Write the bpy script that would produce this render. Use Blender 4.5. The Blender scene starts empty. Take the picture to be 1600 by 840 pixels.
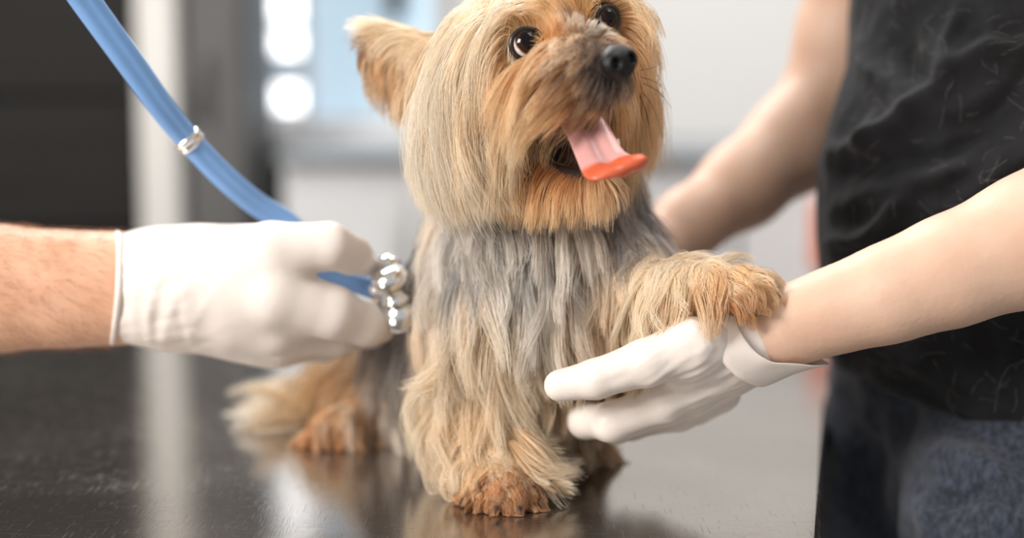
import bpy, math
import numpy as np
from mathutils import Vector, Matrix
from mathutils.kdtree import KDTree

# ------------------------------------------------------------------ camera, world, lights
S = bpy.context.scene
W, H = 1600.0, 840.0
LENS, SENSOR = 50.0, 36.0
FPX = LENS / SENSOR * W
CAM = np.array([0.0, -0.89, 0.26])
PITCH = math.atan((420 - 140) / FPX)          # looking slightly down at the table
cd = bpy.data.cameras.new('camera'); cam = bpy.data.objects.new('camera', cd)
S.collection.objects.link(cam); S.camera = cam
cam.location = CAM; cam.rotation_euler = (math.pi / 2 - PITCH, 0, 0)
cd.lens = LENS; cd.sensor_width = SENSOR; cd.clip_start = 0.02
cd.dof.use_dof = True; cd.dof.focus_distance = 0.855; cd.dof.aperture_fstop = 1.75

S.view_settings.view_transform = 'Standard'; S.view_settings.look = 'None'
S.view_settings.exposure = 0.04; S.view_settings.gamma = 1.0
S.view_settings.use_curve_mapping = False
S.cycles.max_bounces = 8; S.cycles.use_denoising = True

wd = bpy.data.worlds.new('world'); S.world = wd; wd.use_nodes = True
wd.node_tree.nodes['Background'].inputs[0].default_value = (1.0, 0.985, 0.965, 1)
wd.node_tree.nodes['Background'].inputs[1].default_value = 0.49

def area(name, loc, target, size, power, col=(1, 1, 1), sy=None):
    l = bpy.data.lights.new(name, 'AREA'); l.energy = power; l.color = col
    l.shape = 'RECTANGLE'; l.size = size; l.size_y = sy or size
    o = bpy.data.objects.new(name, l); S.collection.objects.link(o)
    o.location = loc
    o.rotation_euler = (Vector(target) - Vector(loc)).to_track_quat('-Z', 'Y').to_euler()
    return o
area('window_light_front', (-1.75, -1.45, 1.05), (0, 0.05, 0.2), 0.75, 82, (1.0, 0.96, 0.91), 0.95)
area('window_light_rear', (-0.7, 1.55, 1.75), (0.1, 0.1, 0.2), 1.0, 60, (1.0, 0.98, 0.96), 0.9)
area('ceiling_light', (0.9, -0.2, 2.2), (0.3, 0.3, 0.0), 0.9, 20, (1.0, 0.97, 0.93), 0.9)
area('wall_fill_light', (0.6, 0.75, 2.2), (0.5, 1.9, 0.1), 0.9, 20, (1.0, 0.98, 0.96), 0.9)  # unseen fill lamp, added to brighten the back wall

# ------------------------------------------------------------------ pixel -> world helpers (camera must exist first)
cp, sp_ = math.cos(PITCH), math.sin(PITCH)
def ray(px, py):
    a, b = (px - W / 2) / FPX, (H / 2 - py) / FPX
    return np.array([a, cp + b * sp_, -sp_ + b * cp])
def P(px, py, Y):
    d = ray(px, py); return CAM + d * ((Y - CAM[1]) / d[1])
def T(px, py, z=0.0):
    d = ray(px, py); return CAM + d * ((z - CAM[2]) / d[2])
def M(Y): return (Y - CAM[1]) / FPX           # metres per pixel at depth Y

rng = np.random.default_rng(7)
def srgb(r, g, b):
    c = np.array([r, g, b], float) / 255
    return np.where(c <= 0.04045, c / 12.92, ((c + 0.055) / 1.055) ** 2.4)

# ------------------------------------------------------------------ materials
def mat(name, col=(200, 200, 200), rough=0.5, metal=0.0, spec=0.5, noise=0, nscale=20, col2=None, bump=0, bscale=60,
        sss=0, sssr=(1, .4, .25), coat=0, sheen=0, attr=None, stretch=None, trans=0, ior=1.45, aniso=0, rough2=None):
    m = bpy.data.materials.new(name); m.use_nodes = True
    n, l = m.node_tree.nodes, m.node_tree.links
    b = n['Principled BSDF']
    I = b.inputs
    I['Base Color'].default_value = (*srgb(*col), 1)
    I['Roughness'].default_value = rough; I['Metallic'].default_value = metal
    I['Specular IOR Level'].default_value = spec; I['IOR'].default_value = ior
    I['Transmission Weight'].default_value = trans; I['Coat Weight'].default_value = coat; I['Coat Roughness'].default_value = 0.05
    I['Sheen Weight'].default_value = sheen; I['Anisotropic'].default_value = aniso
    if sss:
        I['Subsurface Weight'].default_value = sss; I['Subsurface Radius'].default_value = sssr
        I['Subsurface Scale'].default_value = 0.006
    vec = None
    if noise or bump or rough2 is not None:
        tc = n.new('ShaderNodeTexCoord'); vec = tc.outputs['Object']
        if stretch:
            mp = n.new('ShaderNodeMapping'); mp.inputs['Scale'].default_value = stretch
            l.new(vec, mp.inputs['Vector']); vec = mp.outputs['Vector']
    if noise:
        t = n.new('ShaderNodeTexNoise'); t.inputs['Scale'].default_value = nscale; t.inputs['Detail'].default_value = 5
        l.new(vec, t.inputs['Vector'])
        r = n.new('ShaderNodeValToRGB'); r.color_ramp.elements[0].position = 0.35; r.color_ramp.elements[1].position = 0.7
        c2 = col2 or tuple(max(0, c * (1 - noise)) for c in col)
        r.color_ramp.elements[0].color = (*srgb(*c2), 1); r.color_ramp.elements[1].color = (*srgb(*col), 1)
        l.new(t.outputs['Fac'], r.inputs['Fac']); l.new(r.outputs['Color'], I['Base Color'])
    if attr:
        a = n.new('ShaderNodeAttribute'); a.attribute_name = attr
        l.new(a.outputs['Color'], I['Base Color'])
    if bump:
        t = n.new('ShaderNodeTexNoise'); t.inputs['Scale'].default_value = bscale; t.inputs['Detail'].default_value = 4
        l.new(vec, t.inputs['Vector'])
        bn = n.new('ShaderNodeBump'); bn.inputs['Strength'].default_value = bump; bn.inputs['Distance'].default_value = 0.001
        l.new(t.outputs['Fac'], bn.inputs['Height']); l.new(bn.outputs['Normal'], I['Normal'])
    if rough2 is not None:
        t = n.new('ShaderNodeTexNoise'); t.inputs['Scale'].default_value = nscale; t.inputs['Detail'].default_value = 6
        l.new(vec, t.inputs['Vector'])
        mr = n.new('ShaderNodeMapRange'); mr.inputs['From Min'].default_value = 0.35; mr.inputs['From Max'].default_value = 0.65
        mr.inputs['To Min'].default_value = rough; mr.inputs['To Max'].default_value = rough2
        l.new(t.outputs['Fac'], mr.inputs['Value']); l.new(mr.outputs['Result'], I['Roughness'])
    return m

def emit_mat(name, col, strength):
    m = bpy.data.materials.new(name); m.use_nodes = True
    b = m.node_tree.nodes['Principled BSDF']
    b.inputs['Base Color'].default_value = (*srgb(*col), 1)
    b.inputs['Emission Color'].default_value = (*srgb(*col), 1); b.inputs['Emission Strength'].default_value = strength
    return m

# ------------------------------------------------------------------ mesh helpers
def link(name, data, parent=None, m=None, **props):
    o = bpy.data.objects.new(name, data); S.collection.objects.link(o)
    if parent is not None: o.parent = parent
    if m is not None and data is not None: data.materials.append(m)
    for k, v in props.items(): o[k] = v
    return o
def mesh_from(name, v, f, smooth=True):
    me = bpy.data.meshes.new(name)
    v = np.asarray(v, np.float32)
    if isinstance(f, np.ndarray) and f.ndim == 2 and len(f):
        k = f.shape[1]
        me.vertices.add(len(v)); me.vertices.foreach_set('co', v.ravel())
        me.loops.add(f.size); me.loops.foreach_set('vertex_index', f.astype(np.int32).ravel())
        me.polygons.add(len(f)); me.polygons.foreach_set('loop_start', np.arange(0, f.size, k, dtype=np.int32))
        me.update(calc_edges=True); me.validate()
    else:
        me.from_pydata([tuple(x) for x in v], [], [list(x) for x in f])
    if smooth: me.polygons.foreach_set('use_smooth', [True] * len(me.polygons))
    me.update()
    return me
def color_attr(me, cols, name='col'):
    a = me.color_attributes.new(name, 'FLOAT_COLOR', 'POINT')
    c = np.ones((len(cols), 4), np.float32); c[:, :3] = cols
    a.data.foreach_set('color', c.ravel())

def box_mesh(name, x0, x1, y0, y1, z0, z1, bev=0.0):
    import bmesh
    bm = bmesh.new(); bmesh.ops.create_cube(bm, size=1)
    for v in bm.verts:
        v.co = ((x0 + x1) / 2 + v.co.x * (x1 - x0), (y0 + y1) / 2 + v.co.y * (y1 - y0), (z0 + z1) / 2 + v.co.z * (z1 - z0))
    if bev: bmesh.ops.bevel(bm, geom=bm.edges[:], offset=bev, segments=2, affect='EDGES', profile=0.5)
    me = bpy.data.meshes.new(name); bm.to_mesh(me); bm.free(); return me
def box(name, x0, x1, y0, y1, z0, z1, m, parent=None, bev=0.0, **props):
    return link(name, box_mesh(name, x0, x1, y0, y1, z0, z1, bev), parent, m, **props)

def frames(pts):
    pts = np.asarray(pts, float); t = np.gradient(pts, axis=0); t /= np.linalg.norm(t, axis=1)[:, None]
    u = np.cross(t[0], [0.13, 0.2, 1.0]); u /= np.linalg.norm(u); U = []
    for i in range(len(pts)):
        u = u - t[i] * np.dot(u, t[i]); u /= np.linalg.norm(u); U.append(u)
    U = np.array(U); return t, U, np.cross(t, U)
def spline(pts, n):
    """Catmull-Rom through pts"""
    p = np.asarray(pts, float); p = np.vstack([2 * p[0] - p[1], p, 2 * p[-1] - p[-2]])
    k = len(p) - 3; out = []
    for u in np.linspace(0, k - 1e-9, n):
        i = int(u); t = u - i; a, b, c, d = p[i:i + 4]
        out.append(0.5 * ((2 * b) + (-a + c) * t + (2 * a - 5 * b + 4 * c - d) * t * t + (-a + 3 * b - 3 * c + d) * t ** 3))
    return np.array(out)
def sweep(name, pts, prof, m, parent=None, caps=True, up=None, scale=None, closed=False, **props):
    """prof: (k,2) cross-section, swept along pts"""
    pts = np.asarray(pts); t, u, v = frames(pts)
    if closed:
        t = np.roll(pts, -1, 0) - np.roll(pts, 1, 0); t /= np.linalg.norm(t, axis=1)[:, None]
    if up is not None:
        up = np.asarray(up, float); u = up - t * (t @ up)[:, None]; u /= np.linalg.norm(u, axis=1)[:, None]; v = np.cross(t, u)
    prof = np.asarray(prof); n, k = len(pts), len(prof)
    sc = np.ones(n) if scale is None else np.asarray(scale)
    V = pts[:, None] + (u[:, None] * prof[None, :, :1] + v[:, None] * prof[None, :, 1:]) * sc[:, None, None]
    V = V.reshape(-1, 3); F = []
    for i in range(n if closed else n - 1):
        for j in range(k):
            a, b = i * k + j, i * k + (j + 1) % k; c = ((i + 1) % n) * k
            F.append([a, b, c + (j + 1) % k, c + j])
    if caps and not closed: F += [list(range(k))[::-1], [(n - 1) * k + j for j in range(k)]]
    return link(name, mesh_from(name, V, F), parent, m, **props)
def circ(r, k=16): a = np.linspace(0, 2 * np.pi, k, endpoint=False); return np.c_[np.cos(a), np.sin(a)] * r
def lathe(name, base, axis, prof, m, parent=None, k=32, **props):
    """prof: list of (along axis, radius)"""
    axis = np.asarray(axis, float); axis /= np.linalg.norm(axis)
    u = np.cross(axis, [0.3, 0.1, 1]); u /= np.linalg.norm(u); v = np.cross(axis, u)
    a = np.linspace(0, 2 * np.pi, k, endpoint=False)
    V = [np.asarray(base) + axis * h + (u * math.cos(x) + v * math.sin(x)) * r for h, r in prof for x in a]
    F = [[i * k + j, i * k + (j + 1) % k, (i + 1) * k + (j + 1) % k, (i + 1) * k + j] for i in range(len(prof) - 1) for j in range(k)]
    F += [list(range(k))[::-1], [(len(prof) - 1) * k + j for j in range(k)]]
    return link(name, mesh_from(name, V, F), parent, m, **props)

# ------------------------------------------------------------------ signed distance shapes -> one continuous mesh
class Cap:      # tapered capsule, optionally flattened along direction n by factor s (>1 = thinner)
    def __init__(s, a, b, ra, rb, k=0.01, n=None, f=1.0):
        s.a, s.b, s.ra, s.rb, s.k = np.asarray(a, float), np.asarray(b, float), ra, rb, k
        s.n = None if n is None else np.asarray(n, float) / np.linalg.norm(n); s.f = f
    def bbox(s):
        r = max(s.ra, s.rb); return np.minimum(s.a, s.b) - r, np.maximum(s.a, s.b) + r
    def d(s, p):
        ab = s.b - s.a; q = p - s.a
        t = np.clip((q @ ab) / max(ab @ ab, 1e-12), 0, 1)
        w = q - t[..., None] * ab
        if s.n is None: L = np.sqrt((w * w).sum(-1)); return L - (s.ra + (s.rb - s.ra) * t)
        c = w @ s.n; L = np.sqrt((w * w).sum(-1) + (s.f ** 2 - 1) * c * c)
        return (L - (s.ra + (s.rb - s.ra) * t)) * (1 / (1 + 0.5 * (s.f - 1)))
class Ell:
    def __init__(s, c, r, k=0.01, R=None):
        s.c, s.r, s.k = np.asarray(c, float), np.asarray(r, float), k; s.R = None if R is None else np.asarray(R, float)
    def bbox(s): m = s.r.max(); return s.c - m, s.c + m
    def d(s, p):
        q = p - s.c
        if s.R is not None: q = q @ s.R       # columns of R are the axes
        a = np.sqrt(((q / s.r) ** 2).sum(-1)); b = np.sqrt(((q / s.r ** 2) ** 2).sum(-1))
        return a * (a - 1) / np.maximum(b, 1e-9)
class Cut:      # a shape that is carved out
    def __init__(s, sh, k=0.003): s.sh, s.k, s.cut = sh, k, True
    def bbox(s): return s.sh.bbox()
    def d(s, p): return s.sh.d(p)
class Half:     # keep the side where (p-c).n < 0
    def __init__(s, c, n): s.c, s.n = np.asarray(c, float), np.asarray(n, float) / np.linalg.norm(n); s.half = True; s.k = 0
    def d(s, p): return (p - s.c) @ s.n
def comb(D, e, pr):
    if hasattr(pr, 'half'): return np.maximum(D, e)
    if hasattr(pr, 'cut'):
        h = np.clip(0.5 - 0.5 * (D + e) / pr.k, 0, 1); return D * (1 - h) + (-e) * h + pr.k * h * (1 - h)
    h = np.clip(0.5 + 0.5 * (D - e) / pr.k, 0, 1); return D * (1 - h) + e * h - pr.k * h * (1 - h)
def sdf_at(prims, p):
    D = np.full(p.shape[:-1], 1.0)
    for pr in prims: D = comb(D, pr.d(p), pr)
    return D
def sdf_grad(prims, p, e=0.0015):
    g = np.stack([sdf_at(prims, p + np.eye(3)[i] * e) - sdf_at(prims, p - np.eye(3)[i] * e) for i in range(3)], -1)
    return g / np.maximum(np.linalg.norm(g, axis=-1, keepdims=True), 1e-9)
def nets(prims, h, warp=None):
    bb = [pr.bbox() for pr in prims if not hasattr(pr, 'half') and not hasattr(pr, 'cut')]
    lo = np.min([b[0] for b in bb], 0) - 3 * h - 0.004; hi = np.max([b[1] for b in bb], 0) + 3 * h + 0.004
    n = np.ceil((hi - lo) / h).astype(int) + 1
    ax = [lo[i] + np.arange(n[i]) * h for i in range(3)]
    D = np.full(n, 0.5)
    for pr in prims:
        if hasattr(pr, 'half'): s = [slice(0, n[i]) for i in range(3)]
        else:
            b0, b1 = pr.bbox(); m = pr.k + 2 * h + 0.004
            s = [slice(max(0, int((b0[i] - m - lo[i]) / h)), min(n[i], int((b1[i] + m - lo[i]) / h) + 2)) for i in range(3)]
            if any(x.start >= x.stop for x in s): continue
        g = np.stack(np.meshgrid(*[ax[i][s[i]] for i in range(3)], indexing='ij'), -1)
        D[tuple(s)] = comb(D[tuple(s)], pr.d(g), pr)
    if warp is not None:
        pass
    neg = D < 0
    c = [neg[i:n[0] - 1 + i, j:n[1] - 1 + j, k:n[2] - 1 + k] for i in (0, 1) for j in (0, 1) for k in (0, 1)]
    cnt = sum(x.astype(np.int8) for x in c); act = (cnt > 0) & (cnt < 8)
    idx = np.argwhere(act); vid = np.full(act.shape, -1, np.int64); vid[act] = np.arange(len(idx))
    acc = np.zeros((len(idx), 3)); num = np.zeros(len(idx))
    offs = np.array([(i, j, k) for i in (0, 1) for j in (0, 1) for k in (0, 1)])
    val = [D[tuple((idx + o).T)] for o in offs]
    for a in range(8):
        for b in range(a + 1, 8):
            if np.abs(offs[a] - offs[b]).sum() != 1: continue
            va, vb = val[a], val[b]; m = (va < 0) != (vb < 0)
            t = np.where(m, va / np.where(m, va - vb, 1), 0)
            acc[m] += offs[a] + t[m, None] * (offs[b] - offs[a]); num[m] += 1
    V = lo + (idx + acc / num[:, None]) * h
    F = []
    for d in range(3):
        e1, e2 = [(1, 2), (2, 0), (0, 1)][d]
        sl0 = [slice(0, n[i]) for i in range(3)]; sl1 = list(sl0)
        sl0[d] = slice(0, n[d] - 1); sl1[d] = slice(1, n[d])
        ch = neg[tuple(sl0)] != neg[tuple(sl1)]
        q = np.argwhere(ch); ok = (q[:, e1] > 0) & (q[:, e2] > 0) & (q[:, e1] < n[e1] - 1) & (q[:, e2] < n[e2] - 1); q = q[ok]
        def cell(o1, o2):
            r = q.copy(); r[:, e1] -= o1; r[:, e2] -= o2; return vid[tuple(r.T)]
        f = np.stack([cell(1, 1), cell(0, 1), cell(0, 0), cell(1, 0)], 1)
        inside = neg[tuple(q.T)]; f[~inside] = f[~inside][:, ::-1]
        F.append(f)
    return V, np.vstack(F)
def lap(V, F, it=2, lam=0.5):
    e = np.vstack([F[:, [0, 1]], F[:, [1, 2]], F[:, [2, 3]], F[:, [3, 0]]]); e = np.vstack([e, e[:, ::-1]])
    cnt = np.bincount(e[:, 0], minlength=len(V))[:, None]
    for _ in range(it):
        s = np.stack([np.bincount(e[:, 0], V[e[:, 1], i], len(V)) for i in range(3)], 1)
        V = V + lam * (s / cnt - V)
    return V
def vnormals(V, F):
    fn = np.cross(V[F[:, 2]] - V[F[:, 0]], V[F[:, 3]] - V[F[:, 1]])
    n = np.zeros_like(V)
    for j in range(4):
        for i in range(3): n[:, i] += np.bincount(F[:, j], fn[:, i], len(V))
    return n / np.maximum(np.linalg.norm(n, axis=1)[:, None], 1e-12)
def vnoise(p, scale, seed=0):
    """cheap smooth noise in -1..1: sum of sines"""
    r = np.random.default_rng(seed); out = 0
    for i in range(7):
        k = r.normal(size=3); k /= np.linalg.norm(k); out = out + np.sin(p @ k * scale * r.uniform(0.6, 1.7) + r.uniform(0, 6.28))
    return out / 4.0
def caps(joints, k=0.01, n=None, f=1.0, grow=0.0):
    ks = k if isinstance(k, (list, tuple)) else [k] * (len(joints) - 1)
    """joints: (px, py, Y, radius in px)"""
    out = []
    for a, b, kk in zip(joints[:-1], joints[1:], ks):
        out.append(Cap(P(*a[:3]), P(*b[:3]), a[3] * M(a[2]) + grow, b[3] * M(b[2]) + grow, kk, n, f))
    return out

# ------------------------------------------------------------------ the room
FLOOR = -0.9
m_wall = mat('wall_paint', (208, 207, 205), 0.85, bump=0.1, bscale=40)
m_floor = mat('floor_vinyl', (150, 148, 145), 0.5, noise=0.12, nscale=6)
m_white = mat('white_laminate', (212, 213, 215), 0.4, noise=0.04, nscale=3)
m_dark = mat('black_brown_laminate', (25, 22, 20), 0.6, spec=0.25, noise=0.2, nscale=4, stretch=(1, 1, 8))
m_grey = mat('charcoal_laminate', (88, 87, 87), 0.5, noise=0.12, nscale=5, stretch=(8, 1, 1))
m_alu = mat('pale_aluminium', (206, 204, 200), 0.5, metal=0.15, noise=0.05, nscale=9)
m_top = mat('grey_worktop', (140, 145, 150), 0.5, noise=0.1, nscale=14)
m_chrome = mat('chrome', (240, 240, 240), 0.16, metal=1.0, noise=0.05, nscale=30)
m_sky = emit_mat('daylight_pane', (250, 252, 255), 3.2)
m_blue = emit_mat('pale_blue_daylight_pane', (176, 198, 213), 0.55)
m_black = mat('black_plastic', (28, 28, 30), 0.4, noise=0.2, nscale=30)
m_salmon = mat('salmon_plastic', (214, 138, 118), 0.5, noise=0.06, nscale=10)

link('wall_back', box_mesh('wall_back', -3.2, 3.2, 1.95, 2.05, FLOOR, 1.9), None, m_wall, kind='structure')
link('floor', box_mesh('floor', -3.2, 3.2, -2.5, 2.05, FLOOR - 0.05, FLOOR), None, m_floor, kind='structure')
YB = 1.45
def X(px, Y=YB): return P(px, 300, Y)[0]
def Z(py, Y=YB): return P(800, py, Y)[2]

# tall dark cabinet: carcass and doors with recessed joints
cab = box('tall_cabinet', X(-480), X(222), YB + 0.02, YB + 0.48, FLOOR, 1.55, m_dark, bev=0.004,
          label='tall black-brown cabinet with wide flat doors behind the gloved hand', category='cabinet')
zs = [FLOOR + 0.08, Z(640), Z(357), Z(152), Z(-160), 1.54]
for a, b in zip(zs[:-1], zs[1:]):
    d = box('door', X(-476), X(219), YB, YB + 0.02, a + 0.004, b - 0.004, m_dark, cab, bev=0.003)
# pale upright strip
st = box('upright_post', X(225), X(288), YB - 0.03, YB + 0.1, FLOOR, 1.55, m_alu, bev=0.006,
         label='pale aluminium upright post between dark cabinet and charcoal locker', category='post')
LX = X(433, YB + 0.3)
lk = box('locker', X(292), LX, YB + 0.02, YB + 0.3, FLOOR, 1.55, m_grey, bev=0.004,
         label='charcoal grey locker standing beside the bright window', category='locker')
box('door', X(295), LX - 0.005, YB, YB + 0.02, FLOOR + 0.05, 1.5, m_grey, lk, bev=0.003)
h = sweep('handle', [P(310, 80, YB - 0.03), P(310, 190, YB - 0.03)], circ(0.006, 10), m_grey, lk)

# window in the back wall: frame, bright narrow panes, pale blue panes
YW = 1.90
fx0, fx1, fz0, fz1 = X(395, YW), X(690, YW), Z(205, YW), Z(-220, YW)
win = link('window_1', box_mesh('window_1', fx0, fx1, YW + 0.03, YW + 0.05, fz0, fz1), None, m_white, kind='structure')
def wbar(x0, x1, z0, z1): box('window_frame', x0, x1, YW - 0.02, YW + 0.03, z0, z1, m_white, win, bev=0.004)
wbar(fx0, fx1, fz0 - 0.03, fz0 + 0.03); wbar(fx0, fx1, fz1 - 0.03, fz1 + 0.02)
wbar(X(476, YW), X(492, YW), fz0, fz1); wbar(X(680, YW), fx1, fz0, fz1)
zz = [Z(205, YW), Z(178, YW), Z(128, YW), Z(92, YW), Z(40, YW), Z(-20, YW), Z(-120, YW), Z(-215, YW)]
for i, (a, b) in enumerate(zip(zz[:-1], zz[1:])):
    box('pane', X(433, YW), X(474, YW), YW + 0.005, YW + 0.02, a + 0.008, b - 0.006, m_blue if i in (2,) else m_sky, win)
    wbar(X(426, YW), X(476, YW), a - 0.006, a + 0.008)
box('pane', X(492, YW), X(680, YW), YW + 0.005, YW + 0.02, fz0 + 0.03, fz1 - 0.03, m_blue, win)
box('window_handle', X(610, YW), X(636, YW), YW - 0.05, YW + 0.005, Z(28, YW), Z(-60, YW), m_black, win, bev=0.006)
box('window_sill', fx0 - 0.03, fx1 + 0.05, YW - 0.14, YW + 0.03, Z(224, YW), Z(196, YW), m_white, win, bev=0.006)

# counter run: worktop, then each base unit
YC = 1.35
wk = box('worktop', X(433, YC), X(1650, YC), YC, YC + 0.6, Z(258, YC), Z(236, YC), m_top, bev=0.004,
         label='long grey worktop under the window along the back wall', category='worktop')
xs = np.linspace(X(434, YC), X(1640, YC), 6)
names = ['next to the charcoal locker', 'straight behind the dog', 'behind the dog\'s shoulder',
         'behind the bent bare arm', 'hidden mostly behind the black t-shirt']
for i in range(5):
    bu = box('base_cabinet', xs[i] + 0.003, xs[i + 1] - 0.003, YC + 0.04, YC + 0.58, FLOOR + 0.08, Z(259, YC) - 0.002, m_white, bev=0.003,
             label='white base cabinet under the worktop, ' + names[i], category='cabinet', group='base cabinets along the back wall')
    d = box('door', xs[i] + 0.006, xs[i + 1] - 0.006, YC + 0.02, YC + 0.04, FLOOR + 0.12, Z(262, YC) - 0.03, m_white, bu, bev=0.003)
    sweep('handle', [(xs[i + 1] - 0.05, YC + 0.005, Z(300, YC)), (xs[i + 1] - 0.05, YC + 0.005, Z(420, YC))], circ(0.005, 8), m_alu, d)
    box('plinth', xs[i] + 0.006, xs[i + 1] - 0.006, YC + 0.1, YC + 0.12, FLOOR, FLOOR + 0.08, m_grey, bu)
# salmon chair standing behind the assistant, only an edge of it shows
Yq = 0.88; xq = P(1267, 370, Yq)[0]
ch = link('chair', None, None, None, label='salmon pink chair standing behind the black t-shirt', category='chair')
ch.location = (xq + 0.22, Yq + 0.2, FLOOR)
def cchild(o): o.parent = ch; o.matrix_parent_inverse = Matrix.Translation((-xq - 0.22, -Yq - 0.2, -FLOOR)); return o
cchild(box('backrest', xq, xq + 0.44, Yq, Yq + 0.03, Z(425, Yq), Z(312, Yq), m_salmon, bev=0.012))
cchild(box('seat', xq, xq + 0.44, Yq, Yq + 0.42, FLOOR + 0.44, FLOOR + 0.48, m_salmon, bev=0.012))
for u, v in ((0.03, 0.015), (0.41, 0.015), (0.03, 0.39), (0.41, 0.39)):
    cchild(sweep('leg', [(xq + u, Yq + v, FLOOR), (xq + u, Yq + v, FLOOR + 0.445)], circ(0.012, 10), m_black))
for u in (0.03, 0.41):
    cchild(sweep('back_post', [(xq + u, Yq + 0.035, FLOOR + 0.44), (xq + u, Yq + 0.035, Z(330, Yq))], circ(0.012, 10), m_black))

# ------------------------------------------------------------------ steel examination table
m_steel = bpy.data.materials.new('scratched_steel'); m_steel.use_nodes = True
n, l = m_steel.node_tree.nodes, m_steel.node_tree.links
b = n['Principled BSDF']; b.inputs['Metallic'].default_value = 0.94
tc = n.new('ShaderNodeTexCoord')
def nz(scale, st, rot=0, det=6):
    mp = n.new('ShaderNodeMapping'); mp.inputs['Scale'].default_value = st; mp.inputs['Rotation'].default_value = (0, 0, rot)
    l.new(tc.outputs['Object'], mp.inputs['Vector'])
    t = n.new('ShaderNodeTexNoise'); t.inputs['Scale'].default_value = scale; t.inputs['Detail'].default_value = det
    l.new(mp.outputs['Vector'], t.inputs['Vector']); return t
def rng_node(src, a, b_, c, d):
    mr = n.new('ShaderNodeMapRange')
    for k, v in zip(('From Min', 'From Max', 'To Min', 'To Max'), (a, b_, c, d)): mr.inputs[k].default_value = v
    l.new(src, mr.inputs['Value']); return mr.outputs['Result']
g1 = nz(70, (1, 26, 1), 0.4); g2 = nz(60, (24, 1, 1), -0.5); g3 = nz(9, (1, 1, 1)); g4 = nz(90, (1, 30, 1), 1.1)
mx = n.new('ShaderNodeMath'); mx.operation = 'ADD'; l.new(g1.outputs['Fac'], mx.inputs[0]); l.new(g2.outputs['Fac'], mx.inputs[1])
m2 = n.new('ShaderNodeMath'); m2.operation = 'ADD'; l.new(mx.outputs[0], m2.inputs[0]); l.new(g4.outputs['Fac'], m2.inputs[1])
bp = n.new('ShaderNodeBump'); bp.inputs['Strength'].default_value = 0.035; bp.inputs['Distance'].default_value = 0.0008
l.new(m2.outputs[0], bp.inputs['Height']); l.new(bp.outputs['Normal'], b.inputs['Normal'])
sa_, sb_ = nz(40, (1, 55, 1), 0.9, 2), nz(34, (48, 1, 1), 0.35, 2)
scr = n.new('ShaderNodeMath'); scr.operation = 'ADD'
l.new(rng_node(sa_.outputs['Fac'], .64, .70, 0, .28), scr.inputs[0]); l.new(rng_node(sb_.outputs['Fac'], .64, .70, 0, .28), scr.inputs[1])
rgh = n.new('ShaderNodeMath'); rgh.operation = 'ADD'; l.new(scr.outputs[0], rgh.inputs[0])
l.new(rng_node(g3.outputs['Fac'], .3, .7, .075, .14), rgh.inputs[1]); l.new(rgh.outputs[0], b.inputs['Roughness'])
cr = n.new('ShaderNodeValToRGB'); cr.color_ramp.elements[0].color = (*srgb(146, 139, 133), 1); cr.color_ramp.elements[1].color = (*srgb(182, 176, 170), 1)
l.new(g3.outputs['Fac'], cr.inputs['Fac']); l.new(cr.outputs['Color'], b.inputs['Base Color'])

TA, TB = T(1283, 838), T(1290, 690)
dr = (TB - TA) / np.linalg.norm(TB - TA)
near = TA - dr * 0.35; far = T(1250, 508); far = TA + dr * ((far[1] - TA[1]) / dr[1])
farl = T(-150, 455); nearl = np.array([farl[0] - 0.1, near[1] + 0.12, 0])
plan = [near, far, farl, nearl]
def prism(name, poly, z0, z1, m, parent=None, bev=0.0, **props):
    import bmesh
    bm = bmesh.new(); vs = [bm.verts.new((p[0], p[1], z0)) for p in poly]
    f = bm.faces.new(vs); r = bmesh.ops.extrude_face_region(bm, geom=[f])
    for v in r['geom']:
        if isinstance(v, bmesh.types.BMVert): v.co.z = z1
    bmesh.ops.recalc_face_normals(bm, faces=bm.faces[:])
    if bev: bmesh.ops.bevel(bm, geom=bm.edges[:], offset=bev, segments=3, affect='EDGES', profile=0.5)
    me = bpy.data.meshes.new(name); bm.to_mesh(me); bm.free()
    return link(name, me, parent, m, **props)
table = link('examination_table', None, None, None, label='scratched stainless steel examination table that the dog stands on', category='table')
ctr = np.mean(plan, 0)
table.location = (ctr[0], ctr[1], FLOOR)
def tchild(o):
    o.parent = table; o.matrix_parent_inverse = Matrix.Translation((-ctr[0], -ctr[1], -FLOOR)); return o
tchild(prism('table_top', plan, -0.03, 0.0, m_steel, bev=0.004))
ins = [p + (ctr - p) * 0.12 for p in plan]
tchild(prism('apron', ins, -0.09, -0.031, m_alu))
for p in [p + (ctr - p) * 0.16 for p in plan]:
    tchild(sweep('leg', [(p[0], p[1], -0.09), (p[0], p[1], FLOOR + 0.02)], circ(0.022, 16), m_alu))
    tchild(lathe('foot', (p[0], p[1], FLOOR), (0, 0, 1), [(0, 0.03), (0.012, 0.03), (0.03, 0.022)], m_black))

# ------------------------------------------------------------------ people
def skin_mat(name, col, col2):
    return mat(name, col, 0.5, noise=1, nscale=24, col2=col2, bump=0.25, bscale=260, sss=0.10)
m_skin_a = skin_mat('skin_fair', (210, 177, 155), (201, 163, 140))
m_skin_v = skin_mat('skin_warm', (212, 168, 140), (198, 148, 118))
m_glove = mat('white_latex', (226, 215, 207), 0.42, noise=0.03, nscale=30, bump=0.18, bscale=130, sss=0.12, sssr=(1, .7, .6))
m_shirt = mat('black_cotton', (25, 26, 30), 0.85, noise=1, nscale=55, col2=(12, 12, 14), bump=0.5, bscale=700, sheen=0.06, spec=0.3)
m_denim = mat('dark_denim', (62, 68, 82), 0.9, noise=1, nscale=260, col2=(30, 34, 44), bump=0.8, bscale=900, sheen=0.12, stretch=(1, 1, .5))
m_fuzz = mat('pale_hair', (205, 200, 195), 0.6, noise=0.05, nscale=30)

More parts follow.
